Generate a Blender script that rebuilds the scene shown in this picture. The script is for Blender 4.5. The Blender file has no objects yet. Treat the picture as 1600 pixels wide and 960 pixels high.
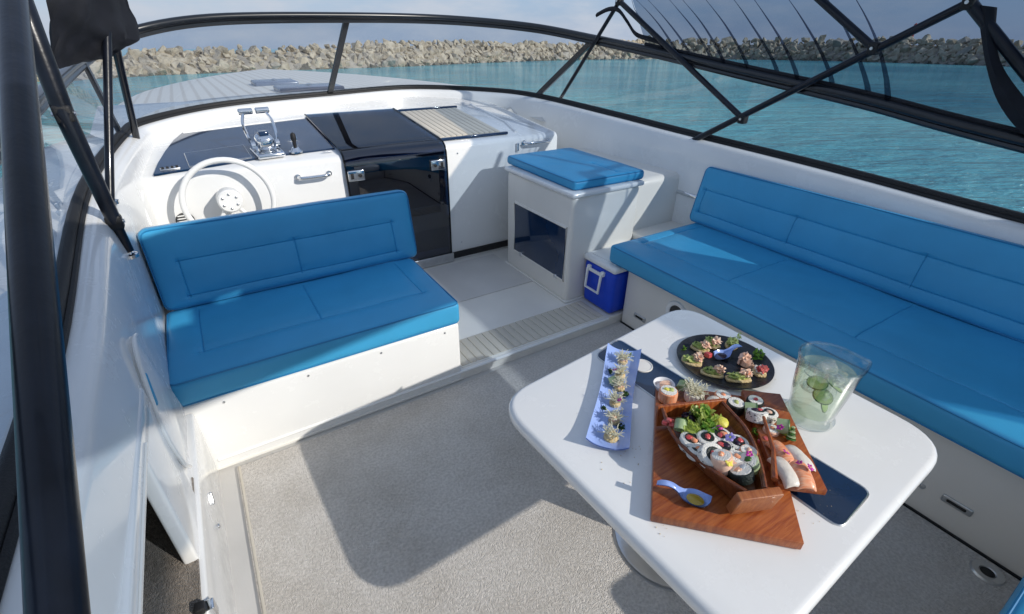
import bpy, bmesh, math, random
from mathutils import Vector, Matrix, noise
random.seed(7)
S = bpy.context.scene
COL = S.collection
# ---------------------------------------------------------------- camera
FPX, PITCH, YAW, ROLL, CAMH = 745.0, 0.52548, 0.568837, 0.01158, 1.75
_fw = Vector((math.sin(YAW)*math.cos(PITCH), math.cos(YAW)*math.cos(PITCH), -math.sin(PITCH)))
_r = Vector((math.cos(YAW), -math.sin(YAW), 0)); _u = _r.cross(_fw)
RT = _r*math.cos(ROLL)+_u*math.sin(ROLL); UP = -_r*math.sin(ROLL)+_u*math.cos(ROLL); FW = _fw
CP = Vector((0, 0, CAMH))
cam = bpy.data.cameras.new('camera'); camo = bpy.data.objects.new('camera', cam); COL.objects.link(camo)
cam.sensor_width = 36; cam.lens = FPX/1600*36; cam.clip_start = .02; cam.clip_end = 3000
camo.matrix_world = Matrix((( RT.x, UP.x, -FW.x, 0), (RT.y, UP.y, -FW.y, 0), (RT.z, UP.z, -FW.z, CAMH), (0, 0, 0, 1)))
S.camera = camo
# ---------------------------------------------------------------- sky, sun, exposure
SUNV = Vector((-.463, .735, -.495)).normalized()          # direction the light travels
EL = math.asin(-SUNV.z); AZ = math.atan2(-SUNV.x, -SUNV.y)
W = bpy.data.worlds.new('World'); S.world = W; W.use_nodes = True
nt = W.node_tree; nt.nodes.clear()
def nd(t, kind, **kw):
    n = t.nodes.new(kind)
    for k, v in kw.items(): setattr(n, k, v)
    return n
sky = nd(nt, 'ShaderNodeTexSky', sky_type='NISHITA', sun_disc=False, sun_elevation=EL, sun_rotation=AZ, air_density=1.0, dust_density=.35, ozone_density=2.5)
bg = nd(nt, 'ShaderNodeBackground'); wo = nd(nt, 'ShaderNodeOutputWorld')
tc = nd(nt, 'ShaderNodeTexCoord'); mp = nd(nt, 'ShaderNodeMapping'); mp.inputs['Scale'].default_value = (1.6, 1.6, 5.5)
nz = nd(nt, 'ShaderNodeTexNoise'); nz.inputs['Scale'].default_value = 3.2; nz.inputs['Detail'].default_value = 7; nz.inputs['Roughness'].default_value = .6
rp = nd(nt, 'ShaderNodeValToRGB'); rp.color_ramp.elements[0].position = .40; rp.color_ramp.elements[1].position = .66
rp.color_ramp.elements[1].color = (.75, .75, .75, 1)
hz = nd(nt, 'ShaderNodeMixRGB'); hz.inputs[0].default_value = .88; hz.inputs[2].default_value = (1.05, 1.50, 2.35, 1)      # maritime haze
mx = nd(nt, 'ShaderNodeMixRGB'); mx.inputs[2].default_value = (2.35, 2.5, 2.8, 1)
for a, b in ((tc.outputs['Generated'], mp.inputs[0]), (mp.outputs[0], nz.inputs['Vector']), (nz.outputs['Fac'], rp.inputs[0]), (rp.outputs[0], mx.inputs[0]),
             (sky.outputs[0], hz.inputs[1]), (hz.outputs[0], mx.inputs[1]), (mx.outputs[0], bg.inputs[0]), (bg.outputs[0], wo.inputs[0])): nt.links.new(a, b)
bg.inputs[1].default_value = .15
sl = bpy.data.lights.new('sun', 'SUN'); sl.energy = 2.2; sl.angle = math.radians(.7); sl.color = (1, .95, .87)
so = bpy.data.objects.new('sun', sl); COL.objects.link(so); so.rotation_euler = SUNV.to_track_quat('-Z', 'Y').to_euler(); so.location = (6, -9, 8)
S.view_settings.view_transform = 'Standard'; S.view_settings.look = 'None'; S.view_settings.gamma = 1
S.view_settings.exposure = 0.74
S.render.engine = 'CYCLES'
try:
    S.cycles.max_bounces = 10; S.cycles.transparent_max_bounces = 16
except Exception: pass
# ---------------------------------------------------------------- survey helpers: sight lines measured on the photograph meet known planes of the boat
def ray(u, v): return FW*FPX + RT*(u-800) - UP*(v-480)
def on(u, v, ax, val):
    d = ray(u, v); t = (val-CP[ax])/d[ax]; return CP+d*t
def at(u, v, z): return on(u, v, 2, z)
def sheer(u, v):                                          # point on the rising sheer line
    z = 1.1
    for _ in range(30): z = 1.0+.05*(at(u, v, z).y-.5)*.6+(z-1.0)*.4
    return at(u, v, z)
# ---------------------------------------------------------------- materials
MT = {}
def mat(name, col, rough=.5, metal=0., var=0., vscale=6., bump=0., bscale=60., bdist=.01, coat=0., col2=None, spec=.5, trans=0., ior=1.45, sheen=0., detail=4., stretch=None):
    m = bpy.data.materials.new(name); m.use_nodes = True; t = m.node_tree; p = t.nodes['Principled BSDF']
    p.inputs['Base Color'].default_value = (*col, 1); p.inputs['Roughness'].default_value = rough; p.inputs['Metallic'].default_value = metal
    p.inputs['Coat Weight'].default_value = coat; p.inputs['Coat Roughness'].default_value = .06; p.inputs['Specular IOR Level'].default_value = spec
    p.inputs['Transmission Weight'].default_value = trans; p.inputs['IOR'].default_value = ior; p.inputs['Sheen Weight'].default_value = sheen
    c = nd(t, 'ShaderNodeTexCoord'); src = c.outputs['Object']
    if stretch:
        mm = nd(t, 'ShaderNodeMapping'); mm.inputs['Scale'].default_value = stretch; t.links.new(src, mm.inputs[0]); src = mm.outputs[0]
    if var or col2:
        n = nd(t, 'ShaderNodeTexNoise'); n.inputs['Scale'].default_value = vscale; n.inputs['Detail'].default_value = detail
        r = nd(t, 'ShaderNodeValToRGB'); r.color_ramp.elements[0].position = .35; r.color_ramp.elements[1].position = .65
        a = col; b = col2 or tuple(min(1, x*(1+var)) for x in col)
        if not col2: a = tuple(x*(1-var) for x in col)
        r.color_ramp.elements[0].color = (*a, 1); r.color_ramp.elements[1].color = (*b, 1)
        t.links.new(src, n.inputs['Vector']); t.links.new(n.outputs['Fac'], r.inputs[0]); t.links.new(r.outputs[0], p.inputs['Base Color'])
    if bump:
        n2 = nd(t, 'ShaderNodeTexNoise'); n2.inputs['Scale'].default_value = bscale; n2.inputs['Detail'].default_value = 3
        b2 = nd(t, 'ShaderNodeBump'); b2.inputs['Strength'].default_value = bump; b2.inputs['Distance'].default_value = bdist
        t.links.new(src, n2.inputs['Vector']); t.links.new(n2.outputs['Fac'], b2.inputs['Height']); t.links.new(b2.outputs[0], p.inputs['Normal'])
    MT[name] = m; return m
mat('gelcoat', (.80, .80, .785), .26, var=.035, vscale=1.7, coat=.4, bump=.02, bscale=5, bdist=.012, detail=9)
def scuff(name):
    t = MT[name].node_tree; p = t.nodes['Principled BSDF']; c = nd(t, 'ShaderNodeTexCoord'); n = nd(t, 'ShaderNodeTexNoise'); n.inputs['Scale'].default_value = 7; n.inputs['Detail'].default_value = 9; n.inputs['Roughness'].default_value = .7
    r = nd(t, 'ShaderNodeMapRange'); r.inputs[1].default_value = .4; r.inputs[2].default_value = .7; r.inputs[3].default_value = .15; r.inputs[4].default_value = .36
    t.links.new(c.outputs['Object'], n.inputs['Vector']); t.links.new(n.outputs['Fac'], r.inputs[0]); t.links.new(r.outputs[0], p.inputs['Roughness'])
scuff('gelcoat')
mat('gelcoat_cream', (.79, .76, .70), .3, var=.03, vscale=3, coat=.3, bump=.04, bscale=8)
mat('hull_deck', (.62, .60, .57), .5, var=.05, vscale=3, bump=.1, bscale=200, bdist=.003)
mat('vinyl', (.05, .34, .60), .40, var=.05, vscale=3.5, bump=.30, bscale=380, bdist=.002, spec=.45)
mat('vinyl_seam', (.02, .14, .27), .6)
mat('piping', (.018, .19, .40), .45)
mat('teak_synthetic', (.60, .55, .46), .6, var=.06, vscale=30, bump=.15, bscale=300, bdist=.002, stretch=(1, .1, 1))
mat('caulk', (.78, .76, .70), .6)
mat('black_panel', (.007, .026, .070), .07, var=.2, vscale=4, coat=.6)
mat('hatch_lens', (.16, .20, .28), .2, var=.1, vscale=6)
mat('black_frame', (.010, .012, .016), .28, var=.15, vscale=8, coat=.3)
mat('black_tube', (.006, .008, .014), .3, var=.3, vscale=14, coat=.15, spec=.35, bump=.05, bscale=60)
mat('black_rubber', (.012, .012, .013), .6, bump=.2, bscale=200)
mat('black_canvas', (.007, .008, .013), .75, var=.3, vscale=12, bump=.5, bscale=300, bdist=.002)
def roofmat():  # pale translucent cloth, chosen to brighten the shade under the unseen roof
    m = mat('roof_canvas', (.60, .62, .66), .8, var=.05, bump=.2, bscale=300, bdist=.002); t = m.node_tree; p = t.nodes['Principled BSDF']
    o = [n for n in t.nodes if n.type == 'OUTPUT_MATERIAL'][0]; tl = nd(t, 'ShaderNodeBsdfTranslucent'); tl.inputs[0].default_value = (.78, .80, .84, 1)
    ms = nd(t, 'ShaderNodeMixShader'); ms.inputs[0].default_value = .6; t.links.new(p.outputs[0], ms.inputs[1]); t.links.new(tl.outputs[0], ms.inputs[2]); t.links.new(ms.outputs[0], o.inputs[0])
roofmat()
mat('chrome', (.78, .79, .80), .09, 1., var=.05, vscale=20)
mat('steel', (.60, .61, .62), .28, 1., var=.06, vscale=20, bump=.05, bscale=200)
mat('plastic_white', (.82, .82, .80), .38, var=.02, vscale=10)
mat('cooler_blue', (.008, .06, .56), .38, var=.06, vscale=8, bump=.05, bscale=120)
mat('wood', (.40, .115, .028), .34, col2=(.24, .05, .012), vscale=9, bump=.15, bscale=40, coat=.15, stretch=(1.2, 14, 3), detail=6)
mat('wood_dark', (.24, .07, .02), .32, col2=(.12, .028, .008), vscale=8, bump=.18, bscale=40, coat=.25, stretch=(12, 1.4, 3), detail=6)
mat('wood_light', (.42, .15, .05), .4, col2=(.28, .08, .025), vscale=9, bump=.15, bscale=40, coat=.2, stretch=(1.2, 14, 3), detail=6)
mat('porcelain_blue', (.30, .42, .80), .14, var=.08, vscale=10, coat=.6)
mat('porcelain_white', (.80, .81, .84), .14, coat=.6)
mat('slate_plate', (.016, .018, .024), .3, var=.3, vscale=20, bump=.15, bscale=90)
mat('rice', (.78, .76, .70), .5, var=.06, vscale=60, bump=.9, bscale=240, bdist=.004)
mat('nori', (.010, .018, .016), .5, bump=.4, bscale=200)
mat('salmon', (.82, .26, .11), .3, col2=(.86, .46, .28), vscale=45, coat=.3, stretch=(6, 1, 1), bump=.2, bscale=60)
mat('tuna', (.52, .055, .06), .3, col2=(.66, .16, .14), vscale=40, coat=.3, bump=.3, bscale=90)
mat('ginger', (.80, .46, .31), .35, col2=(.85, .60, .46), vscale=30, coat=.2, bump=.2, bscale=50)
mat('whitefish', (.80, .75, .66), .3, col2=(.74, .66, .56), vscale=30, coat=.3, bump=.2, bscale=70)
mat('shrimp', (.80, .42, .28), .4, col2=(.84, .66, .50), vscale=80, bump=.8, bscale=160, bdist=.004)
mat('avocado', (.33, .42, .10), .45, col2=(.52, .55, .20), vscale=60, bump=.7, bscale=120, bdist=.005)
mat('toast', (.58, .42, .20), .65, col2=(.68, .54, .30), vscale=50, bump=.6, bscale=150)
mat('cucumber', (.50, .62, .36), .3, col2=(.62, .70, .48), vscale=30, coat=.2)
mat('cucumber_skin', (.04, .13, .02), .4, var=.3, vscale=40)
mat('sprout', (.80, .78, .62), .4)
mat('leaf', (.09, .22, .025), .45, col2=(.20, .36, .05), vscale=40)
mat('frisee', (.34, .46, .07), .45, col2=(.52, .58, .16), vscale=40)
mat('darkleaf', (.020, .055, .012), .45, col2=(.04, .10, .02), vscale=40)
mat('purple_leaf', (.025, .008, .035), .45, var=.4, vscale=40)
mat('petal_magenta', (.48, .03, .30), .5, var=.2, vscale=60)
mat('petal_violet', (.42, .36, .78), .5, var=.2, vscale=60)
mat('petal_yellow', (.76, .64, .10), .5, var=.2, vscale=60)
mat('lemon', (.72, .66, .10), .4, var=.1, vscale=50, bump=.3, bscale=200)
mat('soy', (.014, .008, .012), .08)
mat('sauce', (.42, .27, .02), .1, col2=(.5, .36, .05), vscale=40, coat=.5)
mat('sesame', (.015, .013, .012), .4)
mat('tapioca', (.35, .38, .42), .2, coat=.3)
mat('rock_wet', (.10, .085, .06), .45, col2=(.17, .145, .10), vscale=1.2, bump=.8, bscale=2.2, bdist=.2)
mat('rock', (.60, .51, .38), .85, col2=(.36, .29, .20), vscale=.9, bump=.9, bscale=2.2, bdist=.25, detail=8)
mat('rock_dark', (.30, .26, .21), .85, col2=(.46, .40, .32), vscale=.8, bump=.9, bscale=2.2, bdist=.25, detail=8)
mat('red_paint', (.5, .06, .04), .5)
mat('cabin_dark_paint', (.04, .12, .24), .4)
mat('grille', (.05, .05, .05), .5)
def carpetmat(name, a, b):
    m = mat(name, a, .95, col2=b, vscale=90, sheen=.3); t = m.node_tree; p = t.nodes['Principled BSDF']
    c = nd(t, 'ShaderNodeTexCoord'); v = nd(t, 'ShaderNodeTexVoronoi'); v.inputs['Scale'].default_value = 270
    n = nd(t, 'ShaderNodeTexNoise'); n.inputs['Scale'].default_value = 110; ad = nd(t, 'ShaderNodeMath', operation='ADD')
    b2 = nd(t, 'ShaderNodeBump'); b2.inputs['Strength'].default_value = 1; b2.inputs['Distance'].default_value = .005; b2.invert = True
    src = p.inputs['Base Color'].links[0].from_socket                # trodden patches and faint stains
    wn = nd(t, 'ShaderNodeTexNoise'); wn.inputs['Scale'].default_value = 2.6; wn.inputs['Detail'].default_value = 7; wn.inputs['Roughness'].default_value = .65
    wr_ = nd(t, 'ShaderNodeValToRGB'); wr_.color_ramp.elements[0].position = .30; wr_.color_ramp.elements[0].color = (.80, .78, .75, 1); wr_.color_ramp.elements[1].position = .58; wr_.color_ramp.elements[1].color = (1, 1, 1, 1)
    mu = nd(t, 'ShaderNodeMixRGB', blend_type='MULTIPLY'); mu.inputs[0].default_value = 1
    t.links.new(c.outputs['Object'], wn.inputs['Vector']); t.links.new(wn.outputs['Fac'], wr_.inputs[0]); t.links.new(src, mu.inputs[1]); t.links.new(wr_.outputs[0], mu.inputs[2]); t.links.new(mu.outputs[0], p.inputs['Base Color'])
    t.links.new(c.outputs['Object'], v.inputs['Vector']); t.links.new(c.outputs['Object'], n.inputs['Vector'])
    t.links.new(v.outputs['Distance'], ad.inputs[0]); t.links.new(n.outputs['Fac'], ad.inputs[1]); t.links.new(ad.outputs[0], b2.inputs['Height']); t.links.new(b2.outputs[0], p.inputs['Normal'])
    return m
carpetmat('carpet', (.57, .53, .48), (.76, .715, .66))
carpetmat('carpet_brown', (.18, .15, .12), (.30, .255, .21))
def clearmat(name, tint, gloss=.12, rough=.02, haze=0., hazecol=(.7, .7, .72), g0=None, g1=None):
    m = bpy.data.materials.new(name); m.use_nodes = True; t = m.node_tree; t.nodes.remove(t.nodes['Principled BSDF'])
    o = [n for n in t.nodes if n.type == 'OUTPUT_MATERIAL'][0]
    tr = nd(t, 'ShaderNodeBsdfTransparent'); tr.inputs[0].default_value = (*tint, 1)
    gl = nd(t, 'ShaderNodeBsdfGlossy'); gl.inputs['Roughness'].default_value = rough
    lw = nd(t, 'ShaderNodeLayerWeight'); lw.inputs[0].default_value = .5
    pw = nd(t, 'ShaderNodeMath', operation='POWER'); pw.inputs[1].default_value = 4; t.links.new(lw.outputs['Facing'], pw.inputs[0])
    ml = nd(t, 'ShaderNodeMath', operation='MULTIPLY_ADD'); ml.inputs[1].default_value = g1 or .8*gloss; ml.inputs[2].default_value = g0 or .045*gloss; ml.use_clamp = True
    ms = nd(t, 'ShaderNodeMixShader'); t.links.new(pw.outputs[0], ml.inputs[0]); t.links.new(ml.outputs[0], ms.inputs[0])
    t.links.new(tr.outputs[0], ms.inputs[1]); t.links.new(gl.outputs[0], ms.inputs[2]); out = ms.outputs[0]
    if haze:
        df = nd(t, 'ShaderNodeBsdfDiffuse'); df.inputs[0].default_value = (*hazecol, 1)
        n = nd(t, 'ShaderNodeTexNoise'); n.inputs['Scale'].default_value = 2.5; n.inputs['Detail'].default_value = 6
        c = nd(t, 'ShaderNodeTexCoord'); t.links.new(c.outputs['Object'], n.inputs['Vector'])
        r = nd(t, 'ShaderNodeMapRange'); r.inputs[1].default_value = .35; r.inputs[2].default_value = .75; r.inputs[3].default_value = haze*.4; r.inputs[4].default_value = haze*1.6
        t.links.new(n.outputs['Fac'], r.inputs[0])
        m2 = nd(t, 'ShaderNodeMixShader'); t.links.new(r.outputs[0], m2.inputs[0]); t.links.new(out, m2.inputs[1]); t.links.new(df.outputs[0], m2.inputs[2]); out = m2.outputs[0]
    t.links.new(out, o.inputs[0]); MT[name] = m; return m
clearmat('windshield_glass', (.68, .74, .80), .9, .01, .045)
clearmat('mesh_fabric', (.36, .43, .52), .1, .3, .06, (.05, .06, .08))
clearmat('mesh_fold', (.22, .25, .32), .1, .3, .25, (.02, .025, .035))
clearmat('smoked_acrylic', (.10, .12, .14), 1., .02)
clearmat('smoked_hatch', (.10, .19, .32), 1.6, .015, g0=.13, g1=.42)
clearmat('pitcher_glass', (.97, .99, .98), 1.6, .01)
def drinkmat():
    m = clearmat('drink', (.95, .98, .89), .5, .02, .10, (.92, .95, .80)); return m
drinkmat(); clearmat('ice', (.98, .99, .99), 2.0, .05, .10, (.92, .94, .93))
def thinmat(name, a, b, k=.5):                            # flesh and leaves that let light through
    m = mat(name, a, .35, col2=b, vscale=35); t = m.node_tree; p = t.nodes['Principled BSDF']; o = [n for n in t.nodes if n.type == 'OUTPUT_MATERIAL'][0]
    tl = nd(t, 'ShaderNodeBsdfTranslucent'); tl.inputs[0].default_value = (*b, 1); ms = nd(t, 'ShaderNodeMixShader'); ms.inputs[0].default_value = k
    t.links.new(p.outputs[0], ms.inputs[1]); t.links.new(tl.outputs[0], ms.inputs[2]); t.links.new(ms.outputs[0], o.inputs[0])
thinmat('cuke_slice', (.55, .70, .30), (.68, .80, .45), .6); thinmat('leaf', (.10, .26, .03), (.26, .46, .07)); thinmat('frisee', (.38, .52, .08), (.60, .68, .20)); thinmat('cucumber', (.50, .64, .36), (.66, .76, .50), .4); thinmat('sprout', (.84, .82, .66), (.88, .86, .72), .4)
# ---------------------------------------------------------------- mesh helpers
def cr(P, n):                                             # Catmull-Rom through points
    out = []; L = len(P)
    for i in range(L-1):
        a, b, c, d = P[max(i-1, 0)], P[i], P[i+1], P[min(i+2, L-1)]
        for k in range(n):
            t = k/n; out.append(.5*((2*b)+(c-a)*t+(2*a-5*b+4*c-d)*t*t+(3*b-a-3*c+d)*t*t*t))
    out.append(P[-1]); return out
def tube(P, r, seg=12, closed=False):
    P = [Vector(p) for p in P]; n = len(P); R = r if isinstance(r, (list, tuple)) else [r]*n
    V = []; F = []; ref = None
    for i, p in enumerate(P):
        t = (P[(i+1) % n]-P[i-1]) if closed else (P[min(i+1, n-1)]-P[max(i-1, 0)])
        t.normalize()
        if ref is None: ref = Vector((0, 0, 1)) if abs(t.z) < .9 else Vector((1, 0, 0))
        a = (ref-t*ref.dot(t)).normalized(); b = t.cross(a); ref = a
        for k in range(seg):
            g = 2*math.pi*k/seg; V.append(p+(a*math.cos(g)+b*math.sin(g))*R[i])
    for i in range(n if closed else n-1):
        j = (i+1) % n
        for k in range(seg): F.append((i*seg+k, i*seg+(k+1) % seg, j*seg+(k+1) % seg, j*seg+k))
    if not closed: F.append(tuple(range(seg-1, -1, -1))); F.append(tuple((n-1)*seg+k for k in range(seg)))
    return V, F
def rbox(sx, sy, sz, r, k=3, gx=(), gy=(), gz=(), step=None):
    h = (sx/2, sy/2, sz/2); r = min(r, *h)*.999; ax = []
    for d, g in zip(h, (gx, gy, gz)):
        c = [-d+r*(1-math.cos(math.pi/2*i/k)) for i in range(k+1)]; c = c+[-x for x in c]; c += [x for x in g if abs(x) < d-r]
        if step:
            m = max(1, int(2*(d-r)/step)); c += [-(d-r)+2*(d-r)*i/m for i in range(m+1)]
        c = sorted(set(round(x, 5) for x in c)); ax.append(c)
    V = []; F = []; ix = {}
    def vid(p):
        key = tuple(round(x, 4) for x in p)
        if key not in ix: ix[key] = len(V); V.append(Vector(p))
        return ix[key]
    for a in range(3):
        b, c = (a+1) % 3, (a+2) % 3
        for s in (-1, 1):
            for i in range(len(ax[b])-1):
                for j in range(len(ax[c])-1):
                    q = []
                    for di, dj in ((0, 0), (1, 0), (1, 1), (0, 1)):
                        p = [0, 0, 0]; p[a] = s*h[a]; p[b] = ax[b][i+di]; p[c] = ax[c][j+dj]; q.append(vid(p))
                    F.append(tuple(q if s > 0 else q[::-1]))
    for i, p in enumerate(V):
        c = Vector([max(-(h[a]-r), min(h[a]-r, p[a])) for a in range(3)]); d = p-c
        if d.length > 1e-9: V[i] = c+d.normalized()*r
    return V, F
def lathe(prof, seg=24, sx=1, sy=1):
    V = []; F = []; n = len(prof)
    for r, z in prof:
        for k in range(seg): g = 2*math.pi*k/seg; V.append(Vector((r*math.cos(g)*sx, r*math.sin(g)*sy, z)))
    for i in range(n-1):
        for k in range(seg): F.append((i*seg+k, i*seg+(k+1) % seg, (i+1)*seg+(k+1) % seg, (i+1)*seg+k))
    if prof[0][0] > 1e-6: F.append(tuple(range(seg-1, -1, -1)))
    if prof[-1][0] > 1e-6: F.append(tuple((n-1)*seg+k for k in range(seg)))
    return V, F
def prism(poly, z0, z1, bev=0., seg=2):
    bm = bmesh.new(); n = len(poly)
    lo = [bm.verts.new((p[0], p[1], z0)) for p in poly]; hi = [bm.verts.new((p[0], p[1], z1)) for p in poly]
    bm.faces.new(lo[::-1]); bm.faces.new(hi)
    for i in range(n): bm.faces.new((lo[i], lo[(i+1) % n], hi[(i+1) % n], hi[i]))
    bmesh.ops.recalc_face_normals(bm, faces=bm.faces)
    if bev:
        es = [e for e in bm.edges if len(e.link_faces) == 2 and e.calc_face_angle() > .6]
        bmesh.ops.bevel(bm, geom=es, offset=bev, segments=seg, affect='EDGES', profile=.5)
    bm.verts.index_update(); V = [v.co.copy() for v in bm.verts]; F = [tuple(v.index for v in f.verts) for f in bm.faces]; bm.free(); return V, F
def roundrect(x0, y0, x1, y1, r, k=6):
    P = []
    for cx, cy, a in ((x1-r, y1-r, 0), (x0+r, y1-r, 90), (x0+r, y0+r, 180), (x1-r, y0+r, 270)):
        for i in range(k+1): g = math.radians(a+90*i/k); P.append((cx+r*math.cos(g), cy+r*math.sin(g)))
    return P
def ico(sub=2):
    bm = bmesh.new(); bmesh.ops.create_icosphere(bm, subdivisions=sub, radius=1)
    bm.verts.index_update(); V = [v.co.copy() for v in bm.verts]; F = [tuple(v.index for v in f.verts) for f in bm.faces]; bm.free(); return V, F
ICO = {s: ico(s) for s in (1, 2, 3)}
def blob(rx, ry, rz, amp=.15, fr=2., sub=2, seed=0):
    V, F = ICO[sub]; o = Vector((seed*3.7, seed*1.3, seed*.7))
    return [Vector((v.x*rx, v.y*ry, v.z*rz))*(1+amp*noise.noise(v*fr+o)*2) for v in V], F
def xf(vf, loc=(0, 0, 0), rot=(0, 0, 0), sc=1):
    from mathutils import Euler
    m = Matrix.Translation(loc) @ Euler(rot).to_matrix().to_4x4() @ Matrix.Diagonal((sc, sc, sc, 1) if not isinstance(sc, tuple) else (*sc, 1))
    return [m @ Vector(v) for v in vf[0]], vf[1]
def join(*vfs):
    V = []; F = []
    for v, f in vfs:
        o = len(V); V += list(v); F += [tuple(i+o for i in q) for q in f]
    return V, F
def mesh(name, vf, m, smooth=True):
    me = bpy.data.meshes.new(name); me.from_pydata([tuple(v) for v in vf[0]], [], vf[1]); me.materials.append(MT[m])
    bm = bmesh.new(); bm.from_mesh(me); bmesh.ops.recalc_face_normals(bm, faces=bm.faces); bm.to_mesh(me); bm.free()
    if smooth:
        me.polygons.foreach_set('use_smooth', [True]*len(me.polygons))
        try: me.set_sharp_from_angle(angle=math.radians(42))
        except Exception: pass
    me.update(); return me
def part(name, vf, m, parent=None, loc=(0, 0, 0), rot=(0, 0, 0), smooth=True, kind=None):
    o = bpy.data.objects.new(name, vf if isinstance(vf, bpy.types.Mesh) else mesh(name, vf, m, smooth)); COL.objects.link(o)
    o.parent = parent; o.location = loc; o.rotation_euler = rot
    if kind: o['kind'] = kind
    return o
def thing(name, label, cat, loc=(0, 0, 0), rotz=0, group=None):
    o = bpy.data.objects.new(name, None); COL.objects.link(o); o.empty_display_size = .05
    o.location = loc; o.rotation_euler = (0, 0, rotz); o['label'] = label; o['category'] = cat
    if group: o['group'] = group
    return o
def tag(o, label, cat, group=None):
    o['label'] = label; o['category'] = cat
    if group: o['group'] = group
    return o
def grid(fn, nu, nv):
    V = [fn(i/nu, j/nv) for i in range(nu+1) for j in range(nv+1)]
    F = [(i*(nv+1)+j, (i+1)*(nv+1)+j, (i+1)*(nv+1)+j+1, i*(nv+1)+j+1) for i in range(nu) for j in range(nv)]
    return V, F
def box(x0, x1, y0, y1, z0, z1, r=.012, k=2):
    return xf(rbox(x1-x0, y1-y0, z1-z0, r, k), ((x0+x1)/2, (y0+y1)/2, (z0+z1)/2))
def strip(curves):                                        # skin between matched curves
    n = len(curves[0]); V = [p for c in curves for p in c]
    F = [(a*n+i, a*n+i+1, (a+1)*n+i+1, (a+1)*n+i) for a in range(len(curves)-1) for i in range(n-1)]
    return V, F
# ================================================================ the sea, breakwater (sea frame: boat rides slightly bow up)
_n = ray(0, 76).cross(ray(1600, 76)).normalized(); _n = _n if _n.z > 0 else -_n
_ey = (FW-_n*FW.dot(_n)).normalized(); _ex = _ey.cross(_n); SEAH = 2.4
SEA = Matrix(((_ex.x, _ey.x, _n.x, 0), (_ex.y, _ey.y, _n.y, 0), (_ex.z, _ey.z, _n.z, 0), (0, 0, 0, 1)))
SEA = Matrix.Translation(CP-_n*SEAH) @ SEA
def seapt(u, v):
    d = ray(u, v); w = d*(-SEAH/d.dot(_n)); return Vector((w.dot(_ex), w.dot(_ey), 0))
def water():
    m = bpy.data.materials.new('sea_water'); m.use_nodes = True; t = m.node_tree; p = t.nodes['Principled BSDF']; MT['sea_water'] = m
    c = nd(t, 'ShaderNodeTexCoord'); n1 = nd(t, 'ShaderNodeTexNoise'); n1.inputs['Scale'].default_value = .05; n1.inputs['Detail'].default_value = 3
    r = nd(t, 'ShaderNodeValToRGB'); r.color_ramp.elements[0].color = (.06, .34, .42, 1); r.color_ramp.elements[1].color = (.20, .60, .62, 1)
    r.color_ramp.elements[0].position = .35; r.color_ramp.elements[1].position = .68
    t.links.new(c.outputs['Object'], n1.inputs['Vector']); t.links.new(n1.outputs['Fac'], r.inputs[0]); t.links.new(r.outputs[0], p.inputs['Base Color'])
    p.inputs['Roughness'].default_value = .08; p.inputs['IOR'].default_value = 1.33
    mm = nd(t, 'ShaderNodeMapping'); mm.inputs['Scale'].default_value = (.7, 1.5, 1); t.links.new(c.outputs['Object'], mm.inputs[0])
    n2 = nd(t, 'ShaderNodeTexNoise'); n2.inputs['Scale'].default_value = 1.6; n2.inputs['Detail'].default_value = 6; n2.inputs['Roughness'].default_value = .6
    b = nd(t, 'ShaderNodeBump'); b.inputs['Strength'].default_value = 1; b.inputs['Distance'].default_value = .42
    n3 = nd(t, 'ShaderNodeTexNoise'); n3.inputs['Scale'].default_value = .32; n3.inputs['Detail'].default_value = 2; ad = nd(t, 'ShaderNodeMath', operation='MULTIPLY_ADD'); ad.inputs[1].default_value = 2.2
    t.links.new(mm.outputs[0], n3.inputs['Vector']); t.links.new(n3.outputs['Fac'], ad.inputs[0]); t.links.new(n2.outputs['Fac'], ad.inputs[2])
    t.links.new(mm.outputs[0], n2.inputs['Vector']); t.links.new(ad.outputs[0], b.inputs['Height']); t.links.new(b.outputs[0], p.inputs['Normal'])
water()
o = part('sea', grid(lambda a, b: Vector(((a-.5)*4000, -400+b*3000, 0)), 4, 4), 'sea_water'); o.matrix_world = SEA; o['kind'] = 'structure'
# breakwater: waterline and crest heights measured along its length
BWL = [((100, 128), 2.0), ((230, 119), 2.5), ((400, 112), 2.9), ((520, 108), 3.2), ((640, 104), 3.8), ((770, 98), 4.0), ((900, 94), 4.0), ((1000, 93), 4.9), ((1120, 93), 5.0), ((1230, 94.5), 4.9), ((1350, 97), 4.8), ((1480, 101), 4.1), ((1600, 105), 3.5), ((1720, 109), 3.2)]
bw = thing('breakwater', 'long rubble breakwater of tan boulders across the water', 'breakwater')
bw.matrix_world = SEA
bpts = cr([seapt(*q) for q, h in BWL], 8); bh = cr([Vector((h*.89, 0, 0)) for q, h in BWL], 8)
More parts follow.
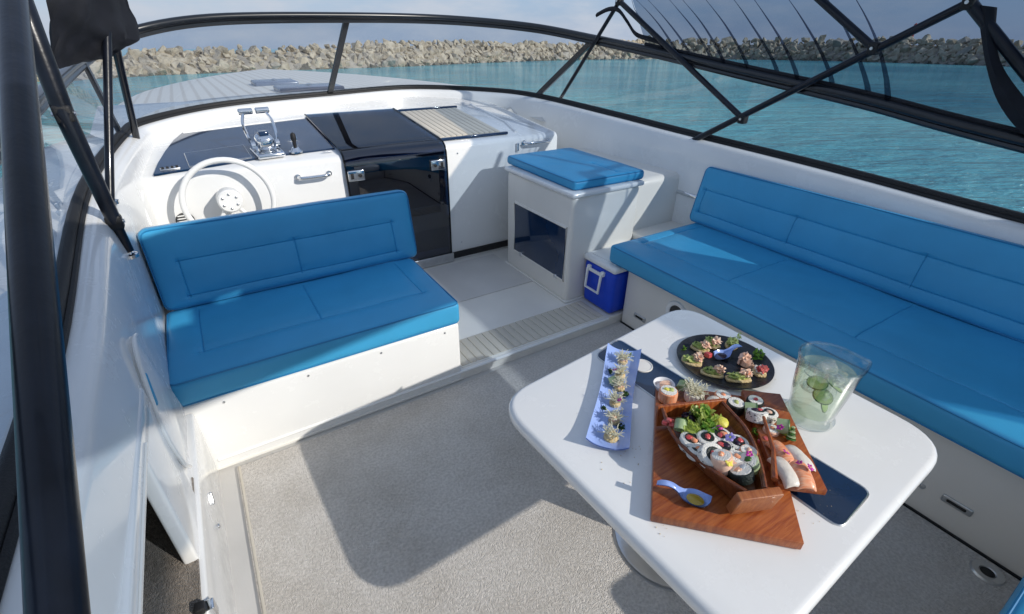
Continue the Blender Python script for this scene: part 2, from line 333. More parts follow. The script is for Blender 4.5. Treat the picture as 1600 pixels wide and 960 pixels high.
# core mound closes gaps between boulders, its dark colour standing in for their shade
core = []
for off, hz in ((-.3, -.6), (1.2, .25), (2.8, .55), (4.6, .72), (9, .70), (14, -.6)):
    row = []
    for i, p in enumerate(bpts):
        t = (bpts[min(i+1, len(bpts)-1)]-bpts[max(i-1, 0)]).normalized(); nrm = Vector((-t.y, t.x, 0))
        row.append(p+nrm*off+Vector((0, 0, bh[i].x*hz if hz > 0 else hz)))
    core.append(row)
part('core', strip(core), 'rock_dark', bw)
def rockmesh(seed):
    rr = random.Random(seed); bm = bmesh.new()
    for i in range(12):
        v = Vector((rr.gauss(0, 1), rr.gauss(0, 1), rr.gauss(0, 1))).normalized()*rr.uniform(.72, 1.15)
        v.x *= 1.3; v.z *= .82; bm.verts.new(v)
    bmesh.ops.convex_hull(bm, input=bm.verts)
    bmesh.ops.delete(bm, geom=[v for v in bm.verts if not v.link_faces], context='VERTS')
    bmesh.ops.bevel(bm, geom=list(bm.edges), offset=.045, segments=1, affect='EDGES')
    me = bpy.data.meshes.new('rock'); bm.to_mesh(me); bm.free(); return me
RM = []
for i in range(14):
    me = rockmesh(100+i); me.materials.append(MT['rock' if i % 4 else 'rock_dark']); RM.append(me)
RW = []
for i in range(5):
    me = rockmesh(300+i); me.materials.append(MT['rock_wet']); RW.append(me)
spots = []; L = 0
for i in range(len(bpts)-1):
    a, b = bpts[i], bpts[i+1]; seg = (b-a).length; t = (b-a).normalized(); nrm = Vector((-t.y, t.x, 0)); d = (a+b).length/2
    sz = .30+.0036*d; m = max(1, int(seg/(sz*1.25)))
    for k in range(m):
        for lev in range(7):
            q = a+(b-a)*((k+random.random()*.9)/m); f = lev/6; s = sz*random.uniform(.6, 1.35)*(1 if random.random() < .84 else 1.6)
            hh = bh[i].x*(f**.8)*random.uniform(.88, 1.04)-s*.45
            spots.append((s/d, lev, q+nrm*(f*4.6+random.uniform(-.3, .3))+Vector((0, 0, hh)), s))
spots.sort(key=lambda q: -q[0]); rest = []; wet = []
for i, (w, lev, q, s) in enumerate(spots):
    me = RM[random.randrange(14)] if lev else RW[random.randrange(5)]; e = (random.uniform(-1, 1), random.uniform(-1, 1), random.uniform(0, 6.28))
    if i < 300:
        r = bpy.data.objects.new('boulder', me); COL.objects.link(r); r.parent = bw; r.location = q; r.rotation_euler = e; r.scale = (s, s, s)
    else:
        (rest if lev else wet).append(xf(([v.co for v in me.vertices], [tuple(p.vertices) for p in me.polygons]), q, e, s))
if wet: part('wet_boulders', join(*wet), 'rock_wet', bw, kind='stuff', smooth=False)
if rest: part('small_boulders', join(*rest), 'rock', bw, kind='stuff', smooth=False)
bc = seapt(1413, 97.5); hb = 5.2
b = thing('harbour_beacon', 'small red beacon post on top of the distant breakwater', 'beacon'); b.matrix_world = SEA @ Matrix.Translation(bc+Vector((2.2, 3.4, hb*.62)))
part('post', lathe([(.55, 0), (.55, .3), (.3, .4), (.26, 2.4), (.5, 2.5), (.5, 2.7), (.3, 2.75)], 10), 'red_paint', b); part('lantern', lathe([(.26, 2.75), (.3, 3.3), (.05, 3.6)], 10), 'red_paint', b)
# ================================================================ motorboat
boat = thing('motorboat', 'white motorboat with open cockpit, wraparound windshield and long foredeck', 'boat')
ST = [(Vector((-.47, -1.3, .92)), Vector((-.52, -1.3, 1.18))), (Vector((-.47, .2, .985)), Vector((-.52, .2, 1.28))), (sheer(75, 560), Vector((-.52, 1.1, 1.37))), (sheer(130, 300), Vector((-.50, 2.2, 1.47))), (sheer(190, 213), on(128, 92, 0, -.45)),
      (sheer(230, 190), on(195, 52, 1, 4.3)), (sheer(350, 165), on(330, 28, 1, 4.4)), (sheer(515, 148), on(543, 25, 1, 4.5)), (sheer(640, 138), on(700, 29, 1, 4.5)),
      (sheer(760, 142), on(830, 41, 1, 4.15)), (sheer(838, 151), on(930, 60, 0, 3.08)), (sheer(960, 180), on(1020, 79, 0, 3.1)), (sheer(1070, 208), on(1150, 109, 0, 3.1)), (sheer(1300, 265), on(1350, 155, 0, 3.1)), (sheer(1600, 345), on(1600, 220, 0, 3.1)), (Vector((3.2, -1.3, .92)), Vector((3.1, -1.3, 1.12)))]
NS = 8
CB = cr([s[0] for s in ST], NS); CT = cr([s[1] for s in ST], NS)
def inward(i):
    t = (CB[min(i+1, len(CB)-1)]-CB[max(i-1, 0)]); t.z = 0; t.normalize(); return Vector((t.y, -t.x, 0))
def off(d, dz=None, z=None):
    return [Vector((p.x+inward(i).x*d, p.y+inward(i).y*d, (p.z+dz) if z is None else z)) for i, p in enumerate(CB)]
def port_cut(L, z):                                       # the port wall stops above the side cubby
    return [Vector((p.x, p.y, z)) if p.x < 0 and p.y < 1.5 else p for p in L]
part('coaming', strip([off(-.62, z=-1.3), off(-.58, -.20), off(-.54, -.13), off(-.50, -.10), off(-.10, -.03), off(0, -.005), off(.05, -.008), off(.075, -.016), off(.092, -.032), off(.10, -.055), port_cut(off(.115, -.16), .815), port_cut(off(.12, z=-.03), .79)]), 'gelcoat', boat)
# windshield
ws = part('windshield_frame', join(tube(CT, .026, 12), tube([p+Vector((0, 0, -.034)) for p in CT], .017, 8)), 'black_frame', boat)
part('bottom_frame', join(tube([p+Vector((0, 0, .012)) for p in CB], .021, 10), tube([p+Vector((0, 0, -.001))+inward(i)*.022 for i, p in enumerate(CB)], .011, 8)), 'black_rubber', boat)
cuts = [0, 4*NS, 7*NS, 10*NS, len(CB)-1]
for a, c in zip(cuts[:-1], cuts[1:]):
    part('glass_pane', strip([[CB[i].lerp(CT[i], .02) for i in range(a, c+1)], [CB[i].lerp(CT[i], .5) for i in range(a, c+1)], [CB[i].lerp(CT[i], .97) for i in range(a, c+1)]]), 'windshield_glass', ws)
for i, w in ((4*NS, .035), (7*NS, .05), (10*NS, .07)):
    t = (CB[i+1]-CB[i-1]).normalized()*w/2; n = inward(i)*.012
    A, B = CB[i], CT[i]; V = []
    for p in (A, B):
        for s1, s2 in ((-1, -1), (1, -1), (1, 1), (-1, 1)): V.append(p+t*s1+n*s2)
    part('mullion', (V, [(0, 1, 2, 3), (7, 6, 5, 4), (0, 4, 5, 1), (1, 5, 6, 2), (2, 6, 7, 3), (3, 7, 4, 0)]), 'black_frame', ws, smooth=False)
# foredeck with printed anti-slip lines
def deckmat():
    m = mat('foredeck_paint', (.60, .58, .54), .55); t = m.node_tree; p = t.nodes['Principled BSDF']
    c = nd(t, 'ShaderNodeTexCoord'); w = nd(t, 'ShaderNodeTexWave', bands_direction='X'); w.inputs['Scale'].default_value = 2.9; w.inputs['Distortion'].default_value = .3
    r = nd(t, 'ShaderNodeValToRGB'); r.color_ramp.elements[0].color = (.64, .60, .54, 1); r.color_ramp.elements[1].color = (.76, .73, .67, 1); r.color_ramp.elements[0].position = .1; r.color_ramp.elements[1].position = .3
    t.links.new(c.outputs['Object'], w.inputs['Vector']); t.links.new(w.outputs['Fac'], r.inputs[0]); t.links.new(r.outputs[0], p.inputs['Base Color'])
deckmat()
def fd(a, b):
    y = 3.4+a*7.4; hw = 2.0*math.sqrt(max(0, 1-((y-3.0)/7.85)**3.6)); s = (b-.5)*2; zc = 1.225-.024*(y-5)
    if y < 5: zc = 1.225-.06*(5-y)
    return Vector((1.38+s*hw, y, zc-.075*s*s-.04*s**6))
DKV, DKF = grid(fd, 40, 30)
def inside(p):                                            # inside the cockpit plan
    if p.y < 3.0: return True
    k = False; n = len(CB)
    for i in range(n):
        a, c = CB[i], CB[(i+1) % n]
        if (a.y > p.y) != (c.y > p.y) and p.x < (c.x-a.x)*(p.y-a.y)/(c.y-a.y)+a.x: k = not k
    return k
DKF = [f for f in DKF if not all(inside(DKV[i]) for i in f)]
for i, v in enumerate(DKV):
    if inside(v): DKV[i].z -= .12
dk = part('foredeck', (DKV, DKF), 'foredeck_paint', boat)
part('bow_skirt', strip([[fd(i/40, e)+Vector((0, 0, -.01)) for i in range(41)] for e in (0,)] + [[fd(i/40, 0)+Vector((.1, 0, -2.2)) for i in range(41)]]), 'gelcoat', dk)
part('bow_skirt', strip([[fd(i/40, 1)+Vector((0, 0, -.01)) for i in range(41)], [fd(i/40, 1)+Vector((-.1, 0, -2.2)) for i in range(41)]]), 'gelcoat', dk)
for (x, y, sx, sy) in ((.93, 6.65, .46, .42), (1.10, 5.62, .62, .40)):
    h = part('deck_hatch', rbox(sx, sy, .06, .02, 2), 'hatch_lens', dk, (x, y, 1.225-.024*(y-5)+.005)); part('hatch_latch', lathe([(.03, .03), (.03, .045), (.01, .05)], 10), 'chrome', h)
# dashboard block
DX0, DX1 = -.62, 2.62
prof = [(3.40, .03), (3.40, .965), (3.412, .99), (3.44, 1.004), (4.2, 1.083), (5.3, 1.19), (5.3, .03)]
def extr(prof, x0, x1, bev=.0):
    v, f = prism(prof, x0, x1, bev); return [Vector((p.z, p.x, p.y)) for p in v], f
part('dashboard', extr(prof, DX0, DX1, .012), 'gelcoat', boat)
zd = lambda y: 1.004+(y-3.44)*.104
def ondash(u, v, dz=0.):
    z = 1.05
    for _ in range(20): z = zd(at(u, v, z).y)+dz
    return at(u, v, z)
# black instrument panel: outline lying on the sloping dash
out = [ondash(241, 276), ondash(248, 258), ondash(260, 238), ondash(272, 222), ondash(286, 210), ondash(380, 198), ondash(480, 186), ondash(500, 205), ondash(523, 234), ondash(420, 247), ondash(330, 262)]
def sheet(P, t): 
    n = len(P); V = [p+Vector((0, 0, .001)) for p in P]+[p+Vector((0, 0, t)) for p in P]
    return V, [tuple(range(n-1, -1, -1)), tuple(range(n, 2*n))]+[(i, (i+1) % n, n+(i+1) % n, n+i) for i in range(n)]
ip = part('instrument_panel', sheet(out, .012), 'black_panel', boat, smooth=False)
scr = [ondash(288, 240, .014), ondash(380, 227, .014), ondash(393, 246, .014), ondash(296, 261, .014)]
part('screen_bezel', tube([scr[i % 4] for i in range(4)], .0035, 6, True), 'steel', ip); part('screen', sheet([p+Vector((0, 0, -.0005)) for p in scr], .003), 'black_panel', ip, smooth=False)
g = ondash(266, 264, .013); part('switch_plate', rbox(.10, .035, .012, .004), 'steel', ip, g, (.1, 0, .12))
for k in range(4): part('switch', rbox(.014, .02, .014, .003), 'black_rubber', ip, g+Vector((-.036+.024*k, .003*k, .006)), (.1, 0, .12))
g = ondash(512, 237, .013); part('data_plate', rbox(.07, .012, .003, .001), 'steel', ip, g, (.1, 0, .1))
# raised lip behind the panel
part('panel_lip', tube([ondash(286, 209, .008), ondash(380, 197, .008), ondash(480, 185, .008), ondash(500, 184, .008)], .012, 8), 'gelcoat', boat)
# companionway: sliding smoked hatch
ha = thing('companionway_hatch', 'sliding smoked acrylic companionway hatch with two chrome latches', 'hatch')
hx0, hx1, hy = .80, 1.555, 3.375
def hatch(a, b):                                          # profile over the curved nose
    pr = [(hy+.012, .10), (hy, .5), (hy-.002, .86), (hy+.004, .955), (hy+.02, 1.0), (hy+.05, 1.022), (hy+.10, 1.034), (3.9, 1.078), (4.45, 1.135)]
    f = b*(len(pr)-1); i = min(int(f), len(pr)-2); t = f-i
    return Vector((hx0+(hx1-hx0)*a, pr[i][0]*(1-t)+pr[i+1][0]*t, pr[i][1]*(1-t)+pr[i+1][1]*t))
V, F = grid(hatch, 6, 32); n = len(V); V2 = [v+Vector((0, .008, -.008)) for v in V]
part('acrylic_pane', (V+V2, F+[tuple(i+n for i in f[::-1]) for f in F]), 'smoked_hatch', ha)
for e in (0, 1): part('edge_strip', tube([hatch(e, i/32) for i in range(33)], .007, 6), 'smoked_acrylic', ha)
for x in (.862, 1.475):
    l = part('latch', rbox(.115, .02, .075, .008), 'chrome', ha, (x, hy-.012, .872)); part('keyhole', xf(lathe([(.012, 0), (.012, .006), (.004, .007)], 12), rot=(math.pi/2, 0, 0)), 'black_rubber', l, (.025 if x < 1 else -.025, -.009, 0))
    part('latch_slot', rbox(.022, .008, .04, .003), 'black_rubber', l, (-.03 if x < 1 else .03, -.008, 0))
part('sill_plate', rbox(.78, .012, .075, .004), 'steel', ha, (1.18, hy, .095))
# dark sheets painted in for the unlit cabin behind the hatch
part('opening_dark_sheet', box(hx0+.02, hx1-.02, 3.392, 3.402, .14, .97, .003), 'cabin_dark_paint', boat)
part('recess_dark_sheet', xf(rbox(hx1-hx0-.06, .9, .003, .001), ((hx0+hx1)/2, 3.93, zd(3.93)+.004), (math.atan(.104), 0, 0)), 'cabin_dark_paint', boat)
for y, m in ((3.50, 'black_panel'), (4.42, 'black_panel')):
    part('hatch_track', xf(rbox(.62, .035, .02, .005), (1.56+.30, y, zd(y)+.012)), m, boat)
# planked step beside the hatch
pm = mesh('plank', rbox(.0445, .82, .012, .003, 2), 'teak_synthetic'); base = part('step_panel', xf(rbox(.56, .84, .006, .002), (1.86, 3.96, zd(3.96)+.004), (math.atan(.104), 0, 0)), 'caulk', boat)
for k in range(11): part('plank', pm, None, base, (1.86-.25+.05*k, 3.96, zd(3.96)+.011), (math.atan(.104), 0, 0))
# side wall kick strip, hinge pin and trim of the dash wall
part('kick_strip', box(1.57, 2.3, 3.385, 3.405, .07, .125, .004), 'black_rubber', boat)
part('dash_seam', tube([ondash(735, 164, .0), ondash(790, 192, .0), ondash(806, 207, .0)], .014, 8), 'gelcoat', boat)
part('hinge_pin', join(lathe([(.012, 0), (.012, .06), (.004, .065)], 8)), 'chrome', boat, on(809, 236, 1, 3.39))
# cockpit floors and bench bases
part('cockpit_floor', box(-.55, 2.6, -1.3, 2.02, -.06, -.012, .004), 'hull_deck', boat)
part('helm_floor', box(-.4, 3.1, 2.0, 3.42, -.06, .052, .008), 'gelcoat_cream', boat)
hm = part('helm_floor_shade', box(.965, 1.93, 2.72, 3.33, .0525, .058, .002), 'hull_deck', boat)  # grey sheet painted in for the shade on the helm floor
st = part('step_tread', box(.955, 2.06, 2.02, 2.285, .050, .0565, .002), 'caulk', boat)
pm2 = mesh('plank', rbox(.0465, .245, .010, .003, 2), 'teak_synthetic')
for k in range(21): part('plank', pm2, None, st, (.985+.0518*k, 2.152, .0575))
part('step_nosing', tube([(-.3, 1.998, .046), (2.06, 1.998, .046)], .010, 8), 'gelcoat', boat)
part('bench_base', box(-.40, .94, 1.995, 2.80, -.03, .378, .02, 3), 'gelcoat', boat)
part('bench_base', box(2.17, 3.12, -1.3, 1.985, -.03, .428, .02, 3), 'gelcoat_cream', boat)
part('bench_back_board', box(-.36, .99, 2.905, 2.93, .37, .84, .01), 'gelcoat', boat)
part('locker_shelf', box(2.54, 3.12, 1.99, 3.45, .03, .465, .02, 3), 'gelcoat_cream', boat)
part('wall_moulding', box(2.53, 3.12, 2.36, 3.45, .03, .84, .05, 4), 'gelcoat_cream', boat)
part('gutter_strip', box(-.235, -.225, -1.3, 1.955, -.013, .004, .002), 'teak_synthetic', boat)
# port side moulding with storage cubby (z .35-.75, aft of y 1.23)
mo = part('side_moulding', box(-.40, -.315, -1.3, 1.995, -.03, .345, .012, 3), 'gelcoat', boat)
part('moulding_upper', box(-.368, -.328, 1.235, 1.52, .335, .80, .010, 3), 'gelcoat', boat); part('moulding_top', box(-.372, -.328, -1.3, 1.52, .757, .83, .014, 3), 'gelcoat', boat)
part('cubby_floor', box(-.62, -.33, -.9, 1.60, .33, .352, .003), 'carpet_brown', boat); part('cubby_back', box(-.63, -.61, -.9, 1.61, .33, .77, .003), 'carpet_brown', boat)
part('cubby_end', box(-.61, -.36, 1.60, 1.615, .352, .757, .003), 'gelcoat', boat); part('trim_line', tube([(-.327, 1.29, .79), (-.327, -1, .79)], .004, 6), 'gelcoat_cream', boat)
part('side_slot', xf(rbox(.012, .05, .014, .005), (-.314, 1.64, .18), (.9, 0, 0)), 'steel', boat); part('side_slot', xf(rbox(.012, .018, .016, .005), (-.314, 1.55, .12)), 'steel', boat)
l = part('cubby_latch', box(-.325, -.30, 1.05, 1.085, .30, .355, .004), 'chrome', boat); part('latch_tongue', box(-.345, -.32, 1.05, 1.08, .345, .37, .004), 'black_rubber', l)
# gate panel with finger slot
poly = [(1.70, .905), (1.64, .915), (1.575, .87), (1.50, .70), (1.50, .60), (1.55, .46), (1.60, .40), (1.90, .38), (1.94, .43)]
v, f = prism(poly, -.355, -.33, .008); part('gate_panel', ([Vector((p.z, p.x, p.y)) for p in v], f), 'gelcoat', boat)
part('gate_rim', tube(cr([Vector((-.325, a, b)) for a, b in ((1.60, .40), (1.545, .47), (1.498, .60), (1.50, .71), (1.572, .872), (1.635, .916), (1.69, .908))], 5), .007, 8), 'gelcoat', boat)
part('finger_slot', xf(rbox(.010, .022, .11, .005), (-.327, 1.575, .77), (-.25, 0, 0)), 'vinyl', boat)
for y, z in ((1.82, .115), (.10, .14)):
    g = part('oval_vent', rbox(.012, .10, .035, .006, 3), 'steel', boat, (2.168, y, z)); part('vent_slot', rbox(.012, .065, .014, .005), 'black_rubber', g, (-.004, 0, 0))
part('screw_head', xf(lathe([(.012, 0), (.010, .006), (.002, .008)], 10), rot=(0, -math.pi/2, 0)), 'steel', boat, (2.17, .215, .13))
sp = part('speaker_ring', xf(lathe([(.05, 0), (.052, .008), (.075, .010), (.08, 0)], 28), rot=(0, -math.pi/2, 0)), 'plastic_white', boat, (2.17, 1.55, .285)); part('speaker_cone', xf(lathe([(.05, .0), (.05, .004), (.01, .002)], 24), rot=(0, -math.pi/2, 0)), 'grille', sp)
dr = part('floor_drain', lathe([(.022, .0), (.026, .006), (.048, .008), (.052, 0)], 24), 'steel', boat, (2.09, -.075, .0015)); part('drain_hole', lathe([(.022, .003), (.001, .002)], 18), 'black_rubber', dr)
# port side detail: corner bracket, speaker grille under the dash
gr = part('dash_grille', xf(lathe([(.05, 0), (.05, .006), (.04, .009)], 20), rot=(math.pi/2, 0, 0)), 'grille', boat, on(290, 345, 1, 3.395))
for k in range(5): part('grille_bar', rbox(.09-.012*abs(k-2), .006, .007, .002), 'plastic_white', gr, (0, -.011, -.034+.017*k))
part('corner_post', tube([on(222, 298, 1, 3.3), on(223, 320, 1, 3.25), on(236, 352, 1, 3.2)], .006, 6), 'gelcoat', boat)
for k, (x, z) in enumerate(((1.66, .93), (2.24, .93), (1.66, .20), (2.24, .20))): part('screw_head', xf(lathe([(.007, 0), (.006, .003), (.001, .004)], 8), (x, 3.399, z), (math.pi/2, 0, 0)), 'steel', boat)
for x in (-.2, .15, .5, .85): part('screw_head', xf(lathe([(.006, 0), (.005, .003), (.001, .004)], 8), (x, 1.9945, .345), (math.pi/2, 0, 0)), 'steel', boat)
part('caulk_joint', tube([(-.38, 1.9935, .002), (.94, 1.9935, .002)], .006, 6), 'caulk', boat); part('caulk_joint', tube([(2.168, -1.2, .0), (2.168, 1.98, .0)], .007, 6), 'black_rubber', boat)
part('bolt', xf(lathe([(.010, 0), (.006, .008)], 8), rot=(math.pi/2, 0, 0)), 'black_rubber', boat, on(229, 330, 1, 3.39)); part('bolt', xf(lathe([(.008, 0), (.005, .008)], 8), rot=(math.pi/2, 0, 0)), 'steel', boat, on(233, 321, 1, 3.39))
# ================================================================ carpet
def carpet():
    x0, x1, y0, y1 = -.24, 2.155, -1.25, 1.955; cx, cy, R = 1.175, .665, .222; n = 40
    hole = [Vector((cx+R*math.cos(2*math.pi*k/n), cy+R*math.sin(2*math.pi*k/n), 0)) for k in range(n)]
    def edge(p):
        d = (p-Vector((cx, cy, 0))).normalized(); t = 1e9
        if d.x > 1e-6: t = min(t, (x1-cx)/d.x)
        if d.x < -1e-6: t = min(t, (x0-cx)/d.x)
        if d.y > 1e-6: t = min(t, (y1-cy)/d.y)
        if d.y < -1e-6: t = min(t, (y0-cy)/d.y)
        return Vector((cx, cy, 0))+d*t
    angs = sorted([2*math.pi*k/n for k in range(n)]+[math.atan2(b-cy, a-cx) % (2*math.pi) for a in (x0, x1) for b in (y0, y1)])
    hole = [Vector((cx+R*math.cos(a), cy+R*math.sin(a), 0)) for a in angs]; ed = [edge(p) for p in hole]; m = len(angs)
    V = []; F = []
    for L in (hole, ed):
        for z in (-.011, .001): V += [p+Vector((0, 0, z)) for p in L]
    for i in range(m):
        j = (i+1) % m; F += [(m+i, m+j, 3*m+j, 3*m+i), (i, j, m+j, m+i), (2*m+i, 3*m+i, 3*m+j, 2*m+j), (i, 2*m+i, 2*m+j, j)]
    return V, F
tag(part('carpet', carpet(), 'carpet', smooth=False), 'beige grey loop carpet covering the cockpit floor', 'carpet')
# frayed cut edge of the carpet
rr = random.Random(3); tf = []
for k in range(900):
    e = rr.random()
    if e < .45: p = Vector((-.238, rr.uniform(-.3, 1.95), -.002))
    elif e < .8: p = Vector((rr.uniform(-.24, 2.15), 1.956, -.002))
    else: a = rr.uniform(2.2, 5.2); p = Vector((1.175+.221*math.cos(a), .665+.221*math.sin(a), -.002))
    tf.append(xf(ICO[1], p, (rr.random(), rr.random(), 0), rr.uniform(.002, .0045)))
fo = part('carpet_fringe', join(*tf), 'carpet'); fo.parent = bpy.data.objects['carpet']; fo['kind'] = 'stuff'
# ================================================================ cushions
def cushion(sx, sy, sz, r, seams, puff=.008, seed=0, wr=.0025):
    gx = []; gy = []; E = (-.014, -.008, -.004, -.0018, 0, .0018, .004, .008, .014)
    for a, c, l0, l1 in seams: (gx if a == 'x' else gy).extend(c+e for e in E)
    V, F = rbox(sx, sy, sz, r, 4, gx, gy, step=.016); hx, hy, hz = sx/2, sy/2, sz/2
    for v in V:
        if v.z > hz-r*.9:
            a = max(0, 1-(v.x/hx)**6)*max(0, 1-(v.y/hy)**6); d = puff*a
            for s, c, l0, l1 in seams:
                t, l = (v.x-c, v.y) if s == 'x' else (v.y-c, v.x)
                if l0-.01 <= l <= l1+.01: d -= .0055*math.exp(-(t/.0028)**2)+(.005+.0050*noise.noise(Vector((l*34+c*9, t*10, seed))))*math.exp(-(t/.026)**2)
            d += .006*noise.noise(Vector((v.x*2.2, v.y*2.2, seed*1.7)))+.0016*noise.noise(Vector((v.x*11+v.y*6, v.y*9, seed*2.3)))
            v.z += d
        w = noise.noise(Vector((v.x*3.1+seed, v.y*3.1, v.z*3.1)))+.5*noise.noise(Vector((v.x*9+seed, v.y*9, v.z*9)))
        v += Vector((noise.noise(v*4+Vector((seed, 0, 9)))*.003, noise.noise(v*4+Vector((seed, 5, 0)))*.003, w*wr))
    return V, F
def piping(sx, sy, z, r, inset=.0):
    P = [Vector((x, y, z)) for x, y in roundrect(-sx/2+inset, -sy/2+inset, sx/2-inset, sy/2-inset, r, 5)]
    return tube(P, .0042, 6, True)
def mkcushion(name, label, loc, rot, size, r, seams, seed, pz=None):
    t = thing(name, label, 'cushion', loc); t.rotation_euler = rot; sx, sy, sz = size
    part('cover', xf(cushion(sx, sy, sz, r, seams, seed=seed), (0, 0, sz/2)), 'vinyl', t)
    part('piping', xf(piping(sx, sy, sz*.5-r*.30, r*1.3, r*.22), (0, 0, sz/2)), 'piping', t)
    part('piping', xf(piping(sx, sy, -sz*.5+r*.30, r*1.3, r*.22), (0, 0, sz/2)), 'piping', t); return t
# helm bench
mkcushion('seat_cushion', 'bright blue vinyl seat cushion on the white helm bench', (.292, 2.335, .379), (0, 0, 0), (1.312, .69, .125), .024,
          [('y', -.135, -.52, .54), ('x', -.005, -.135, .29), ('x', -.515, -.135, .29), ('x', .53, -.135, .29)], 1)
mkcushion('backrest_cushion', 'bright blue backrest cushion behind the helm bench seat', (.315, 2.829, .682), (math.pi/2-.20, 0, 0), (1.36, .42, .135), .036,
          [('y', .035, -.555, .545), ('y', -.145, -.555, .545), ('x', -.01, -.145, .035), ('x', -.555, -.145, .035), ('x', .545, -.145, .035)], 2)
# long starboard bench
y0, y1 = -1.2, 2.10; cy = (y0+y1)/2
mkcushion('seat_cushion', 'long deep blue seat cushion along the starboard bench', (2.53, cy, .429), (0, 0, 0), (.87, y1-y0, .118), .024,
          [('x', -.215, y0-cy+.06, y1-cy-.08), ('y', 1.365-cy, -.215, .36), ('y', .697-cy, -.215, .36), ('y', .03-cy, -.215, .36), ('y', y1-cy-.08, -.215, .36)], 3)
bk = mkcushion('backrest_cushion', 'long deep blue backrest cushion under the starboard window', (3.045, cy+.02, .725), (math.pi/2-.22, 0, -math.pi/2), (y1-y0+.06, .40, .105), .03,
               [('y', .04, -1.62, 1.62), ('y', -.12, -1.62, 1.62), ('x', 1.62-(2.14-2.12)-.0, -.12, .04)]+[('x', -(yy-(cy+.02)), -.12, .04) for yy in (1.42, .745, .06)]+[('x', -(2.09-(cy+.02)), -.12, .04)], 4)
mkcushion('seat_cushion', 'dark blue aft bench cushion at the bottom right corner', (1.69, -.615, .40), (0, 0, 0), (.78, 1.0, .12), .03, [('x', .2, -.4, .4)], 6)
part('aft_deck', box(-.45, 3.15, -3.3, -1.31, .15, .50, .04, 3), 'gelcoat', boat)  # unseen aft deck, added in white to bounce sun into the cockpit
part('aft_bench_base', box(1.33, 2.165, -1.2, -.16, -.03, .398, .02), 'gelcoat_cream', boat)
# ================================================================ cabinet with smoked door, and its cushion
cb = thing('cabinet', 'white moulded cabinet with smoked door beside the companionway', 'cabinet', (2.24, 2.72, .053))
part('body', xf(rbox(.61, .81, .775, .035, 4), (0, 0, .387)), 'gelcoat_cream', cb)
part('top_lip', xf(rbox(.64, .845, .035, .016, 3), (0.0, 0, .785)), 'gelcoat', cb)
dfr = [( -.304, .275, .558), (-.304, -.365+.0, .558), (-.304, -.365, .165), (-.304, .275, .165)]
dr = part('door_frame', tube(cr([Vector(p) for p in dfr+dfr[:1]], 1)[:-1], .012, 8, True), 'gelcoat_cream', cb)
part('door_pane', xf(rbox(.012, .632, .385, .004), (-.306, -.045, .3615)), 'black_panel', cb)
for y in (.17, -.285): part('hinge', xf(rbox(.022, .03, .034, .006), (-.313, y, .168)), 'chrome', cb)
part('foot_trim', xf(rbox(.625, .825, .012, .004), (0, 0, .006)), 'caulk', cb)
mkcushion('seat_cushion', 'sky blue seat cushion on top of the white cabinet', (2.285, 2.77, .8555), (0, 0, -.02), (.62, .86, .062), .022, [('x', .1, -.38, -.1)], 8)
# ================================================================ cooler
co = thing('cooler_box', 'royal blue cooler box with white lid between cabinet and bench', 'cooler', (2.275, 2.155, .0585))
v, f = rbox(.40, .31, .315, .03, 4, step=.06)
part('body', xf(([Vector((p.x*(1-.05*(0.16-p.z)), p.y*(1-.25*(.16-p.z)), p.z)) for p in v], f), (0, 0, .1575)), 'cooler_blue', co)
part('lid', xf(rbox(.42, .325, .045, .02, 4), (0, 0, .337)), 'plastic_white', co); part('lid_panel', xf(rbox(.33, .24, .008, .003), (0, 0, .361)), 'plastic_white', co)
hd = part('handle', tube([(-.214, .085, .285), (-.222, .088, .275), (-.232, .085, .14), (-.232, -.045, .14), (-.222, -.05, .275), (-.214, -.05, .285)], .010, 8), 'plastic_white', co)
part('handle_bar', xf(rbox(.018, .15, .022, .006), (-.214, .018, .272)), 'plastic_white', co)
for y in (.087, -.05): part('handle_pivot', xf(rbox(.024, .03, .034, .006), (-.208, y, .28)), 'plastic_white', co)
# ================================================================ helm controls
wc = on(359, 313, 1, 3.30)
sw = thing('steering_wheel', 'white steering wheel in front of the dashboard', 'steering wheel', wc); sw.rotation_euler = (-.10, 0, 0)
part('rim', tube([(.238*math.cos(2*math.pi*k/48), -.035, .238*math.sin(2*math.pi*k/48)) for k in range(48)], .0165, 12, True), 'plastic_white', sw)
hb = part('hub', xf(lathe([(.0, .05), (.06, .05), (.068, .042), (.07, -.06), (.05, -.09)], 28), rot=(math.pi/2, 0, 0)), 'plastic_white', sw)
for k in range(6): part('bolt', xf(lathe([(.008, 0), (.007, .006), (.002, .008)], 8), rot=(math.pi/2, 0, 0)), 'steel', hb, (.042*math.cos(k*math.pi/3+.5), -.049, .042*math.sin(k*math.pi/3+.5)))
for a in (-.95, math.pi+.95):
    part('spoke', tube([(.055*math.cos(a), -.01, .055*math.sin(a)), (.13*math.cos(a), -.012, .13*math.sin(a)), (.236*math.cos(a), -.034, .236*math.sin(a))], [.014, .010, .009], 8), 'plastic_white', sw)
tp = ondash(422, 243, .013)
th = thing('throttle_control', 'chrome twin lever throttle control on the black panel', 'throttle', tp, .12)
part('base', xf(rbox(.17, .20, .03, .012), (0, .04, .015), (.1, 0, 0)), 'chrome', th)
part('housing', xf(rbox(.11, .13, .10, .04, 4), (0, .06, .075), (.1, 0, 0)), 'chrome', th); part('cap', xf(rbox(.06, .06, .03, .012), (0, .055, .128)), 'black_panel', th)
